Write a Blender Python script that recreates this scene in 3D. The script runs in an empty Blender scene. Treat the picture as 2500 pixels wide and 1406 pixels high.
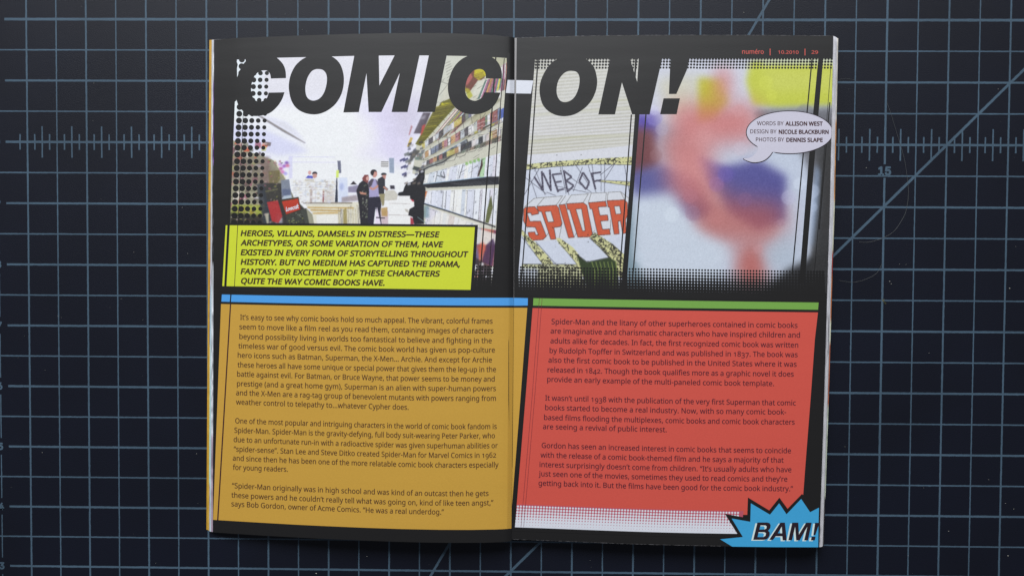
import bpy, bmesh, math, random, os
import numpy as np
from mathutils import Matrix, Vector

random.seed(7)
rng = np.random.default_rng(11)
S = bpy.context.scene
COL = S.collection
MM = 0.001

# ------------------------------------------------------------------ camera
# 1 grid cell of the mat is half an inch (12.7 mm); origin on the mat under the magazine's gutter
FPX = 1805.0                      # focal length in photograph pixels (2500 wide)
ANG = (-0.02414, 0.01431, 0.00587)
CAM = np.array([4.1638, 11.5670, 304.9853])      # mm


def rotm(a, b, c):
    ca, sa, cb, sb, cc, sc = math.cos(a), math.sin(a), math.cos(b), math.sin(b), math.cos(c), math.sin(c)
    Rx = np.array([[1, 0, 0], [0, ca, -sa], [0, sa, ca]])
    Ry = np.array([[cb, 0, sb], [0, 1, 0], [-sb, 0, cb]])
    Rz = np.array([[cc, -sc, 0], [sc, cc, 0], [0, 0, 1]])
    return Rz @ Ry @ Rx


RC = rotm(*ANG)
cam = bpy.data.cameras.new('camera')
cam.sensor_fit = 'HORIZONTAL'
cam.sensor_width = 36.0
cam.lens = 36.0 * FPX / 2500.0
cam.clip_start = 0.01
cam.clip_end = 20
camo = bpy.data.objects.new('camera', cam)
COL.objects.link(camo)
M = Matrix([[*RC[i], CAM[i] * MM] for i in range(3)] + [[0, 0, 0, 1]])
camo.matrix_world = M
S.camera = camo

# ------------------------------------------------------------------ world and lamps
w = bpy.data.worlds.new('World')
S.world = w
w.use_nodes = True
w.node_tree.nodes['Background'].inputs[0].default_value = (0.80, 0.86, 1.0, 1)
w.node_tree.nodes['Background'].inputs[1].default_value = 0.115


def area(name, loc, target, sx, sy, power, color):
    l = bpy.data.lights.new(name, 'AREA')
    l.shape = 'RECTANGLE'
    l.size, l.size_y, l.energy, l.color = sx, sy, power, color
    o = bpy.data.objects.new(name, l)
    COL.objects.link(o)
    o.location = loc
    o.rotation_euler = (Vector(target) - Vector(loc)).to_track_quat('-Z', 'Y').to_euler()
    return o


area('window_light', (-0.16, 1.38, 1.10), (0, 0.02, 0), 1.9, 0.8, 52.0, (0.945, 0.97, 1.0))

S.view_settings.view_transform = 'Standard'
S.view_settings.look = 'None'
S.view_settings.exposure = 0.0
S.view_settings.gamma = 1.0
S.cycles.max_bounces = 6

# ------------------------------------------------------------------ helpers


def lin(c):
    c = np.asarray(c, float) / 255.0
    return np.where(c <= 0.04045, c / 12.92, ((c + 0.055) / 1.055) ** 2.4)


def pix(px, py, z):
    """photograph pixel -> point on the level z (mm) above the mat, in metres"""
    px, py, z = np.broadcast_arrays(np.asarray(px, float), np.asarray(py, float), np.asarray(z, float))
    d = np.stack([(px - 1250) / FPX, -(py - 703) / FPX, -np.ones_like(px)])
    D = np.tensordot(RC, d, 1)
    t = (z - CAM[2]) / D[2]
    return np.stack([CAM[0] + t * D[0], CAM[1] + t * D[1], z], -1) * MM


def link(o, parent=None, label=None, cat=None, group=None, kind=None):
    COL.objects.link(o)
    if parent:
        o.parent = parent
    if label:
        o['label'] = label
    if cat:
        o['category'] = cat
    if group:
        o['group'] = group
    if kind:
        o['kind'] = kind
    return o


def mesh_obj(name, verts, faces, mat, parent=None, smooth=False, **kw):
    me = bpy.data.meshes.new(name)
    me.from_pydata([tuple(v) for v in verts], [], faces)
    me.materials.append(mat)
    if smooth:
        me.polygons.foreach_set('use_smooth', [True] * len(me.polygons))
    me.update()
    return link(bpy.data.objects.new(name, me), parent, **kw)


def nodes(m):
    m.use_nodes = True
    nt = m.node_tree
    return nt, nt.nodes['Principled BSDF']


def ink(name, rgb, rough=0.43, spec=0.75, bump=0.06, attr=False, mottled=0.03):
    """printed magazine paper: flat ink, faint tooth and long shallow waves in the sheet"""
    m = bpy.data.materials.new(name)
    nt, p = nodes(m)
    n, L = nt.nodes, nt.links
    p.inputs['Roughness'].default_value = rough
    p.inputs['Specular IOR Level'].default_value = spec
    tc = n.new('ShaderNodeTexCoord')
    ns = n.new('ShaderNodeTexNoise')
    ns.inputs['Scale'].default_value = 1700
    ns.inputs['Detail'].default_value = 3
    L.new(tc.outputs['Object'], ns.inputs['Vector'])
    wv = n.new('ShaderNodeTexNoise')
    mp = n.new('ShaderNodeMapping')
    mp.inputs['Scale'].default_value = (12, 90, 12)
    L.new(tc.outputs['Object'], mp.inputs['Vector'])
    L.new(mp.outputs[0], wv.inputs['Vector'])
    wv.inputs['Scale'].default_value = 1.0
    b1 = n.new('ShaderNodeBump')
    b1.inputs['Strength'].default_value = bump
    b1.inputs['Distance'].default_value = 0.0002
    L.new(ns.outputs[0], b1.inputs['Height'])
    b2 = n.new('ShaderNodeBump')
    b2.inputs['Strength'].default_value = 0.16
    b2.inputs['Distance'].default_value = 0.0006
    L.new(wv.outputs[0], b2.inputs['Height'])
    L.new(b1.outputs[0], b2.inputs['Normal'])
    L.new(b2.outputs[0], p.inputs['Normal'])
    mx = n.new('ShaderNodeMix')
    mx.data_type = 'RGBA'
    mx.blend_type = 'MULTIPLY'
    mx.inputs['Factor'].default_value = 1.0
    rp = n.new('ShaderNodeMapRange')
    rp.inputs['From Min'].default_value = 0.3
    rp.inputs['From Max'].default_value = 0.7
    rp.inputs['To Min'].default_value = 1 - mottled
    rp.inputs['To Max'].default_value = 1 + mottled
    L.new(ns.outputs[0], rp.inputs['Value'])
    L.new(rp.outputs[0], mx.inputs['B'])
    if attr:
        a = n.new('ShaderNodeVertexColor')
        a.layer_name = 'print'
        L.new(a.outputs['Color'], mx.inputs['A'])
    else:
        mx.inputs['A'].default_value = (*lin(rgb), 1)
    L.new(mx.outputs['Result'], p.inputs['Base Color'])
    return m


BLACK = (20, 18, 17)
K_BLACK = ink('black_ink', BLACK)
K_TEXT = ink('brown_text_ink', (74, 40, 28))
K_CAP = ink('caption_text_ink', (62, 42, 22))
K_TEXTR = ink('maroon_text_ink', (74, 20, 38))
K_YEL = ink('yellow_ink', (210, 219, 50))
K_BLUE = ink('blue_ink', (78, 160, 230))
K_ORANGE = ink('orange_ink', (204, 158, 62))
K_GREEN = ink('green_ink', (118, 168, 72))
K_RED = ink('red_ink', (212, 84, 70))
K_PINK = ink('pink_ink', (188, 84, 100))
K_WHITE = ink('white_paper', (222, 224, 232))
K_BAM = ink('burst_blue_ink', (62, 164, 214))
K_BAMT = ink('burst_text_ink', (34, 18, 30))
K_BAMW = ink('burst_shadow_ink', (215, 232, 228))
K_HEAD = ink('red_header_ink', (198, 84, 74))
K_BUB = ink('bubble_paper', (205, 201, 215))
K_LINE = ink('dark_rule_ink', (62, 24, 28))
K_PHOTO = ink('photo_print', None, attr=True, mottled=0.03)

# ------------------------------------------------------------------ the page surfaces
GUT = lambda y: np.interp(y, [92, 727, 1320], [1256.0, 1254.0, 1248.5])
LEFT = lambda y: np.interp(y, [96, 1299], [522.4, 519.6])
RIGHT = lambda y: np.interp(y, [88, 500, 625, 950, 1335], [2034.5, 2026.3, 2022.0, 2012.7, 1999.8])
# heights (mm) above the mat across each leaf, u = 0 fore-edge .. 1 gutter
UL = [-0.05, 0.0, 0.08, 0.18, 0.28, 0.385, 0.49, 0.59, 0.69, 0.795, 0.89, 0.935, 0.968, 0.985, 1.0]
HL = [1.5, 2.0, 3.4, 4.7, 5.8, 6.7, 7.4, 7.9, 8.1, 8.0, 7.55, 7.15, 6.7, 6.3, 5.0]
UR = [-0.05, 0.0, 0.2, 0.4, 0.6, 0.7, 0.8, 0.9, 0.95, 0.975, 0.99, 1.0]
HR = [7.6, 7.7, 7.75, 7.4, 6.9, 6.45, 5.9, 5.2, 4.9, 4.8, 4.75, 4.7]


def smooth_table(U, H, n=400):
    g = np.linspace(U[0], U[-1], n)
    h = np.interp(g, U, H)
    k = np.hanning(21)
    k /= k.sum()
    hs = np.convolve(np.pad(h, 10, mode='edge'), k, 'valid')
    m = np.clip((g - 0.95) / 0.04, 0, 1)
    return g, hs * (1 - m) + h * m


TL, TR = smooth_table(UL, HL), smooth_table(UR, HR)


def height(px, py, side):
    if side == 'L':
        return np.interp((px - LEFT(py)) / (GUT(py) - LEFT(py)), *TL)
    return np.interp((RIGHT(py) - px) / (RIGHT(py) - GUT(py)), *TR)


def on_page(px, py, side, off=0.0, scale=1.0):
    px, py = np.asarray(px, float), np.asarray(py, float)
    return pix(px, py, height(px, py, side) * scale + off * 0.5)


TOPL = ([522, 577, 654, 727, 801, 877, 953, 1028, 1103, 1178, 1207, 1240, 1256],
        [98.0, 93.6, 90.4, 87.7, 85.4, 83.2, 81.6, 81.2, 82, 84.8, 86.6, 90.2, 92.5])
BOTL = ([519.6, 577, 650, 724, 801, 884, 948, 1028, 1100, 1180, 1225, 1248.5],
        [1298.6, 1302.5, 1307, 1311, 1315, 1318.4, 1321, 1323.3, 1324.2, 1324, 1322.6, 1320])
TOPR = ([1256, 1262, 1332, 1408, 1484, 1560, 1713, 1864, 2016, 2034.5],
        [93.2, 92.8, 90.6, 88.4, 87.2, 86.4, 86.0, 86.4, 87.7, 88])
BOTR = ([1248.5, 1262, 1400, 1518, 1640, 1764, 1900, 1999.8],
        [1316, 1316.2, 1321.5, 1326.6, 1330, 1332.6, 1334.2, 1335.3])


def grid_mesh(name, P, mat, parent, colors=None, thick=None, smooth=True, **kw):
    """P: (rows, cols, 3) points; optional paper thickness in mm"""
    r, c = P.shape[:2]
    V = P.reshape(-1, 3)
    idx = np.arange(r * c).reshape(r, c)
    q = np.stack([idx[1:, :-1], idx[1:, 1:], idx[:-1, 1:], idx[:-1, :-1]], -1).reshape(-1, 4)
    F = q.tolist()
    if thick:
        n = len(V)
        V = np.vstack([V, V - np.array([0, 0, thick * MM])])
        F += [[a + n for a in reversed(f)] for f in F]
        ring = list(idx[0, :]) + list(idx[1:, -1]) + list(idx[-1, -2::-1]) + list(idx[-2:0:-1, 0])
        n2 = len(V)
        rg = np.array(ring)
        V = np.vstack([V, V[rg], V[rg + n]])       # the cut edge gets vertices of its own
        m_ = len(ring)
        for k in range(m_):
            k2 = (k + 1) % m_
            F.append([n2 + k, n2 + k2, n2 + m_ + k2, n2 + m_ + k])
    o = mesh_obj(name, V, F, mat, parent, smooth=smooth, **kw)
    if colors is not None:
        ca = o.data.color_attributes.new('print', 'FLOAT_COLOR', 'POINT')
        cc = np.ones((len(V), 4))
        cc[:r * c, :3] = colors.reshape(-1, 3)
        if thick:
            fl = colors.reshape(-1, 3)
            cc[r * c:2 * r * c, :3] = fl
            cc[2 * r * c:, :3] = np.vstack([fl[rg], fl[rg]])
        ca.data.foreach_set('color', cc.ravel())
    return o


def fill2d(polys):
    """closed outlines (pixels) -> bmesh filled with holes (even-odd)"""
    cu = bpy.data.curves.new('tmp', 'CURVE')
    cu.dimensions = '2D'
    cu.fill_mode = 'BOTH'
    for pl in polys:
        sp = cu.splines.new('POLY')
        sp.points.add(len(pl) - 1)
        for i, (x, y) in enumerate(pl):
            sp.points[i].co = (x, -y, 0, 1)
        sp.use_cyclic_u = True
    ob = bpy.data.objects.new('tmp', cu)
    me = bpy.data.meshes.new_from_object(ob)
    bm = bmesh.new()
    bm.from_mesh(me)
    bpy.data.objects.remove(ob)
    bpy.data.curves.remove(cu)
    bpy.data.meshes.remove(me)
    return bm


def lift(bm, name, mat, parent, side, off, step=None, flip=True, **kw):
    if step:
        xs = [v.co.x for v in bm.verts]
        x = math.floor(min(xs) / step) * step + step
        while x < max(xs):
            bmesh.ops.bisect_plane(bm, geom=bm.verts[:] + bm.edges[:] + bm.faces[:], plane_co=(x, 0, 0),
                                   plane_no=(1, 0, 0), dist=1e-4)
            x += step if x < 1160 or x > 1310 else min(step, 3.0)
    A = np.array([v.co[:] for v in bm.verts])
    P = on_page(A[:, 0], -A[:, 1], side, off + A[:, 2])
    for v, p in zip(bm.verts, P):
        v.co = p
    bm.normal_update()
    if sum(f.normal.z * f.calc_area() for f in bm.faces) < 0:
        bmesh.ops.reverse_faces(bm, faces=bm.faces[:])
    me = bpy.data.meshes.new(name)
    bm.to_mesh(me)
    bm.free()
    me.materials.append(mat)
    return link(bpy.data.objects.new(name, me), parent, **kw)


def flat(name, polys, mat, parent, side, off, step=8.0, **kw):
    return lift(fill2d(polys), name, mat, parent, side, off, step, **kw)


def crv(pts, n=5):
    """Catmull-Rom through a closed outline"""
    out = []
    N = len(pts)
    for i in range(N):
        p0, p1, p2, p3 = [np.array(pts[(i + k) % N], float) for k in (-1, 0, 1, 2)]
        for j in range(n):
            t = j / n
            out.append(tuple(0.5 * ((2 * p1) + (-p0 + p2) * t + (2 * p0 - 5 * p1 + 4 * p2 - p3) * t * t
                                    + (-p0 + 3 * p1 - 3 * p2 + p3) * t ** 3)))
    return out


def ocr(pts, n=5):
    """Catmull-Rom through an open run of points"""
    P = [pts[0]] + list(pts) + [pts[-1]]
    out = []
    for i in range(1, len(P) - 2):
        p0, p1, p2, p3 = [np.array(P[k], float) for k in (i - 1, i, i + 1, i + 2)]
        for j in range(n):
            t = j / n
            out.append(tuple(0.5 * ((2 * p1) + (-p0 + p2) * t + (2 * p0 - 5 * p1 + 4 * p2 - p3) * t * t
                                    + (-p0 + 3 * p1 - 3 * p2 + p3) * t ** 3)))
    out.append(tuple(pts[-1]))
    return out


def cropf(ox, oy, s):
    return lambda pts: [(ox + x / s, oy + y / s) for x, y in pts]


# ------------------------------------------------------------------ lettering
def load_font(fn):
    try:
        p = os.path.join(bpy.utils.resource_path('LOCAL'), 'datafiles', 'fonts', fn)
        return bpy.data.fonts.load(p)
    except Exception:
        return None


F_BODY = load_font('NotoSansHebrew-Regular.woff2')
F_SANS = load_font('Inter.woff2')


def text_np(body, font):
    cu = bpy.data.curves.new('tmp', 'FONT')
    cu.body = body
    cu.resolution_u = 3
    if font:
        cu.font = font
    ob = bpy.data.objects.new('tmp', cu)
    me = bpy.data.meshes.new_from_object(ob)
    V = np.array([v.co[:2] for v in me.vertices]) if len(me.vertices) else np.zeros((0, 2))
    F = [list(p.vertices) for p in me.polygons]
    bpy.data.objects.remove(ob)
    bpy.data.curves.remove(cu)
    bpy.data.meshes.remove(me)
    return V, F


CAPH = {}


def caph(font):
    k = font.name if font else ''
    if k not in CAPH:
        V, _ = text_np('H', font)
        CAPH[k] = V[:, 1].max() - V[:, 1].min()
    return CAPH[k]


DEV_L = [([522, 577, 654, 727, 801, 877, 953, 1028, 1103, 1178, 1207, 1252], [96.5, 93.4, 90.2, 87.7, 85.4, 83.2, 81.5, 81.4, 82, 84.8, 86.4, 92.5]),
         ([545, 700, 860, 1000, 1159, 1252], [550, 551, 552, 553.2, 554.5, 554.6]),
         ([541, 700, 860, 1100, 1253], [718.8, 722.2, 724.7, 727.2, 727.2]),
         ([586, 740, 897, 1050, 1202, 1250], [780.3, 783.8, 786.7, 789, 790, 790]),
         ([574, 720, 853, 1030, 1213, 1250], [1032.7, 1038, 1042.2, 1046.2, 1046.5, 1045.5]),
         ([532, 724, 884, 1076, 1207, 1248], [1268.8, 1280, 1287.4, 1292.5, 1291.5, 1289]),
         ([519, 650, 724, 884, 948, 1076, 1200, 1248], [1298.6, 1307, 1311, 1318.4, 1321, 1324, 1324, 1320])]
DEV_R = [([1257, 1332, 1408, 1484, 1560, 1713, 1864, 2016], [92.9, 91, 88.4, 87, 86.3, 86, 86.4, 87.7]),
         ([1302, 1450, 1640, 1820, 1998], [727.8, 730, 733.6, 736.5, 738.5]),
         ([1250, 1400, 1519, 1640, 1764, 1900, 1994], [1316, 1321.5, 1326.6, 1330, 1332.5, 1334.2, 1335])]


def family(side):
    D = DEV_L if side == 'L' else DEV_R
    g = np.linspace(515, 1256, 120) if side == 'L' else np.linspace(1250, 2036, 120)
    rows, ys = [], []
    for xs, yy in D:
        c = np.polyfit((np.array(xs) - g[0]) / 740, yy, 4 if len(xs) > 5 else 2)
        v = np.polyval(c, (g - g[0]) / 740)
        ys.append(v.mean())
        rows.append(v - v.mean())
    return g, np.array(ys), np.array(rows)


FAM = {'L': family('L'), 'R': family('R')}


def curve_y(side, x, y):
    g, ys, rows = FAM[side]
    col = np.array([np.interp(y, ys, rows[:, i]) for i in range(len(g))])
    return np.interp(x, g, col)


def osf(body, font):
    # hanging figures: set digit by digit at x-height, 3 4 5 7 9 dropping below the line
    parts, cur = [], 0
    V, F = text_np(body, font)
    full = V[:, 0].max()
    out_V, out_F, n = [], [], 0
    import re
    pos = 0
    for m_ in re.finditer(r'\d+|[^\d]+', body):
        t = m_.group()
        adv = text_np(body[:m_.start()] + '|', font)[0]
        bar0 = text_np('|', font)[0]
        x0 = adv[:, 0].max() - bar0[:, 0].max() if m_.start() else 0.0
        v, f = text_np(t if not t[0].isspace() else t, font)
        if not len(v):
            continue
        lead = 0.0
        if t[0] == ' ':
            lead = 0.0
        if t[0].isdigit():
            for q, ch in enumerate(t):
                vc, fc = text_np(ch, font)
                xq = (text_np(t[:q] + '|', font)[0][:, 0].max() - bar0[:, 0].max()) if q else 0.0
                vc = vc.copy()
                if ch not in '68':
                    vc[:, 1] *= 0.80 if ch in '0123' else 1.0
                if ch in '012':
                    pass
                elif ch in '34579':
                    vc[:, 1] = vc[:, 1] * (1.0 if ch != '3' else 1.25) - 0.16
                vc[:, 0] += x0 + xq
                out_V.append(vc)
                out_F += [[a + n for a in g] for g in fc]
                n += len(vc)
        else:
            v = v.copy()
            v[:, 0] += x0
            out_V.append(v)
            out_F += [[a + n for a in g] for g in f]
            n += len(v)
    return np.vstack(out_V), out_F


def text_line(body, font, side, x0, y0, x1, y1, cap, bold=0.0, shear=0.0, zi=0):
    V, F = osf(body, font) if any(ch.isdigit() for ch in body) and font is not None and len(body) > 10 else text_np(body, font)
    k = cap / caph(font)
    t = V[:, 1] * k
    xs = V[:, 0]
    wd = xs.max() - xs.min()
    sh = t * shear
    x = (xs - xs.min()) / wd
    slope_pad = 0
    if shear:
        slope_pad = cap * shear
    X = x0 + x * (x1 - slope_pad - x0)
    d0, d1 = curve_y(side, x0, y0), curve_y(side, x1, y1)
    base = y0 + (curve_y(side, X, y0) - d0) + ((y1 - y0) - (d1 - d0)) * (X - x0) / max(x1 - x0, 1)
    Pt = np.stack([X + sh, base - t], -1)
    shifts = [(0, 0)]
    if bold:
        n = 8 if bold > 0.5 else 4
        shifts += [(bold * math.cos(a * 2 * math.pi / n), bold * math.sin(a * 2 * math.pi / n)) for a in range(n)]
    VV, FF, ZZ = [], [], []
    for i, (dx, dy) in enumerate(shifts):
        b = len(VV) * len(Pt)
        VV.append(Pt + np.array([dx, dy]))
        ZZ.append(np.full(len(Pt), 0.0015 * i + 0.015 * zi))
        FF += [[a + b for a in f] for f in F]
    return np.vstack(VV), FF, np.concatenate(ZZ)


def text_block(name, lines, mat, parent, side, off, **kw):
    """lines: list of (V, F, Z)"""
    Vs, Fs, Zs, n = [], [], [], 0
    for V, F, Z in lines:
        Vs.append(V)
        Zs.append(Z)
        Fs += [[a + n for a in f] for f in F]
        n += len(V)
    V, Z = np.vstack(Vs), np.concatenate(Zs)
    P = on_page(V[:, 0], V[:, 1], side, off + Z)
    # make faces look up
    out = []
    for f in Fs:
        a, b, c = P[f[0]], P[f[1]], P[f[2]]
        nz = (b[0] - a[0]) * (c[1] - a[1]) - (b[1] - a[1]) * (c[0] - a[0])
        out.append(f if nz > 0 else f[::-1])
    return mesh_obj(name, P, out, mat, parent, **kw)


def dots(name, cs, mat, parent, side, off, seg=10, **kw):
    """cs: (x, y, r, layer) discs of ink as one mesh"""
    V, F, Z = [], [], []
    for (x, y, r, l) in cs:
        b = len(V)
        F.append(list(range(b + seg - 1, b - 1, -1)))
        for k in range(seg):
            a = 2 * math.pi * (k + 0.5) / seg
            V.append((x + r * math.cos(a), y + r * math.sin(a)))
            Z.append(0.008 * l)
    V, Z = np.array(V), np.array(Z)
    P = on_page(V[:, 0], V[:, 1], side, off + Z)
    F2 = []
    for f in F:
        a, b, c = P[f[0]], P[f[1]], P[f[2]]
        nz = (b[0] - a[0]) * (c[1] - a[1]) - (b[1] - a[1]) * (c[0] - a[0])
        F2.append(f if nz > 0 else f[::-1])
    return mesh_obj(name, P, F2, mat, parent, **kw)


# ------------------------------------------------------------------ a small painter for the printed photographs
class Paint:
    def __init__(s, x0, y0, x1, y1, bg, k=1.0):
        s.x0, s.y0, s.k = x0, y0, k
        s.w, s.h = int((x1 - x0) * k) + 1, int((y1 - y0) * k) + 1
        s.a = np.zeros((s.h, s.w, 3)) + np.array(bg, float)

    def mask(s, pts, blur=0):
        P = (np.array(pts, float) - [s.x0, s.y0]) * s.k
        pad = int(3 * blur * s.k + 2)
        ax, ay = np.maximum(np.floor(P.min(0)).astype(int) - pad, 0)
        bx, by = np.ceil(P.max(0)).astype(int) + pad
        bx, by = min(bx, s.w), min(by, s.h)
        if bx <= ax or by <= ay:
            return None
        m = np.zeros((by - ay, bx - ax))
        for oy in (0.25, 0.75):
            Y = (np.arange(ay, by) + oy)[:, None]
            for ox in (0.25, 0.75):
                X = (np.arange(ax, bx) + ox)[None, :]
                ins = np.zeros(m.shape, bool)
                for i in range(len(P)):
                    x1, y1 = P[i]
                    x2, y2 = P[(i + 1) % len(P)]
                    if y1 == y2:
                        continue
                    c = ((y1 > Y) != (y2 > Y)) & (X < (x2 - x1) * (Y - y1) / (y2 - y1) + x1)
                    ins ^= c
                m += ins * 0.25
        if blur:
            m = s.gauss(m, blur * s.k)
        return m, ax, ay, bx, by

    @staticmethod
    def gauss(m, sg):
        r = int(3 * sg + 1)
        k = np.exp(-np.arange(-r, r + 1) ** 2 / (2 * sg * sg))
        k /= k.sum()
        f = lambda v: np.convolve(np.pad(v, r, mode='edge'), k, 'valid')
        m = np.apply_along_axis(f, 0, m)
        return np.apply_along_axis(f, 1, m)

    def poly(s, pts, c, a=1.0, blur=0):
        q = s.mask(pts, blur)
        if q is None:
            return
        m, ax, ay, bx, by = q
        m = m[..., None] * a
        s.a[ay:by, ax:bx] = s.a[ay:by, ax:bx] * (1 - m) + np.array(c, float) * m

    def line(s, pts, wd, c, a=1.0, blur=0):
        for (x1, y1), (x2, y2) in zip(pts, pts[1:]):
            L = math.hypot(x2 - x1, y2 - y1) or 1
            nx, ny = -(y2 - y1) / L * wd / 2, (x2 - x1) / L * wd / 2
            s.poly([(x1 + nx, y1 + ny), (x2 + nx, y2 + ny), (x2 - nx, y2 - ny), (x1 - nx, y1 - ny)], c, a, blur)

    def ell(s, cx, cy, rx, ry, c, a=1.0, blur=0, rot=0, n=24):
        cr, sr = math.cos(rot), math.sin(rot)
        pts = [(cx + rx * math.cos(t) * cr - ry * math.sin(t) * sr, cy + rx * math.cos(t) * sr + ry * math.sin(t) * cr)
               for t in [2 * math.pi * i / n for i in range(n)]]
        s.poly(pts, c, a, blur)

    def strips(s, quad, n, pal, a=0.8, jit=0.5, gaps=0.2, blot=True, gapc=(60, 58, 55)):
        """fill a perspective quad (tl, tr, br, bl) with n covers side by side"""
        tl, tr, br, bl = [np.array(p, float) for p in quad]
        cut = np.sort(np.clip((np.arange(1, n) + rng.uniform(-jit, jit, n - 1) * 0.6) / n, 0, 1))
        cut = [0, *cut, 1]
        for i in range(n):
            u, v = cut[i], cut[i + 1]
            q = lambda uu, vv: tuple((tl * (1 - uu) + tr * uu) * (1 - vv) + (bl * (1 - uu) + br * uu) * vv)
            base = np.array(pal[rng.integers(len(pal))], float)
            s.poly([q(u, 0), q(v, 0), q(v, 1), q(u, 1)], base, a)
            if blot:
                for _ in range(9):
                    v0 = rng.uniform(0, 0.92)
                    v1 = v0 + rng.uniform(0.02, 0.16)
                    u0 = u + (v - u) * rng.uniform(0, 0.8)
                    u1 = u0 + (v - u) * rng.uniform(0.1, 0.4)
                    c = base * 0.5 + 0.5 * np.array(pal[rng.integers(len(pal))], float) if rng.random() < 0.6 else base * rng.uniform(0.55, 0.95)
                    sk = rng.uniform(-0.06, 0.06)
                    s.poly([q(u0, v0), q(u1, v0 + sk), q(u1, v1 + sk), q(u0, v1)], c, a * 0.75, 0.35)
                if rng.random() < 0.5:
                    s.line([q(u + (v - u) * 0.15, 0.06), q(u + (v - u) * 0.8, 0.06)], 1.4, base * 0.45, 0.7, 0.3)
            s.line([q(v, 0.0), q(v, 1)], 0.7, base * 0.7, 0.6, 0.2)
            if rng.random() < gaps:
                s.line([q(v, 0.05), q(v, 1)], rng.uniform(0.8, 2.0), gapc, 0.9)

    def grain(s, amp):
        g = s.gauss(rng.normal(0, 1, s.a.shape[:2]), 0.7)
        s.a += (g / g.std() * amp)[..., None]

    def at(s, px, py):
        x = np.clip((px - s.x0) * s.k - 0.5, 0, s.w - 1.001)
        y = np.clip((py - s.y0) * s.k - 0.5, 0, s.h - 1.001)
        i, j = np.floor(y).astype(int), np.floor(x).astype(int)
        fy, fx = (y - i)[..., None], (x - j)[..., None]
        A = s.a
        v = (A[i, j] * (1 - fx) + A[i, j + 1] * fx) * (1 - fy) + (A[i + 1, j] * (1 - fx) + A[i + 1, j + 1] * fx) * fy
        return lin(np.clip(v, 0, 255))


def photo_mesh(name, P, xl, xr, yt, yb, parent, side, off, step=1.25, **kw):
    """sheet of print between left/right edges xl(y), xr(y) and top/bottom curves yt(x), yb(x)"""
    nx = int((xr(yt(0.5)) - xl(yt(0.5))) / step) + 2 if False else None
    xm = max(xr(200) - xl(200), 10)
    nx = int(xm / step) + 2
    U = np.linspace(0, 1, nx)
    ymid = 0.5 * (yt(xl(300)) + yb(xl(300)))
    ny = int((yb(xl(300)) - yt(xl(300))) / step) + 2
    Vv = np.linspace(0, 1, ny)
    X = np.zeros((ny, nx))
    Y = np.zeros((ny, nx))
    x_guess = xl(ymid) + U * (xr(ymid) - xl(ymid))
    for i, v in enumerate(Vv):
        y = yt(x_guess) * (1 - v) + yb(x_guess) * v
        x = xl(y) + U * (xr(y) - xl(y))
        X[i], Y[i] = x, y
    C = P.at(X, Y)
    return grid_mesh(name, on_page(X, Y, side, off), K_PHOTO, parent, colors=C, **kw)


def L2(xa, ya, xb, yb):
    return lambda y: xa + (xb - xa) * (y - ya) / (yb - ya)


def bar(xa, ya, xb, yb, wa, wb=None):
    wb = wa if wb is None else wb
    return [(xa - wa / 2, ya), (xa + wa / 2, ya), (xb + wb / 2, yb), (xb - wb / 2, yb)]


# ================================================================== SETTING
def table_mat():
    m = bpy.data.materials.new('dark_wood')
    nt, p = nodes(m)
    n, L = nt.nodes, nt.links
    ns = n.new('ShaderNodeTexNoise')
    mp = n.new('ShaderNodeMapping')
    tc = n.new('ShaderNodeTexCoord')
    mp.inputs['Scale'].default_value = (3, 40, 3)
    L.new(tc.outputs['Object'], mp.inputs[0])
    L.new(mp.outputs[0], ns.inputs['Vector'])
    cr = n.new('ShaderNodeValToRGB')
    cr.color_ramp.elements[0].color = (0.05, 0.025, 0.012, 1)
    cr.color_ramp.elements[1].color = (0.16, 0.09, 0.045, 1)
    L.new(ns.outputs[0], cr.inputs[0])
    L.new(cr.outputs[0], p.inputs['Base Color'])
    p.inputs['Roughness'].default_value = 0.45
    return m


tm = table_mat()
X, Y, Z = 0.75, 0.5, -0.003
mesh_obj('table_top', [(-X, -Y, Z), (X, -Y, Z), (X, Y, Z), (-X, Y, Z), (-X, -Y, Z - .03), (X, -Y, Z - .03), (X, Y, Z - .03), (-X, Y, Z - .03)],
         [(0, 1, 2, 3), (4, 7, 6, 5), (0, 4, 5, 1), (1, 5, 6, 2), (2, 6, 7, 3), (3, 7, 4, 0)], tm, kind='structure')


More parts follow.
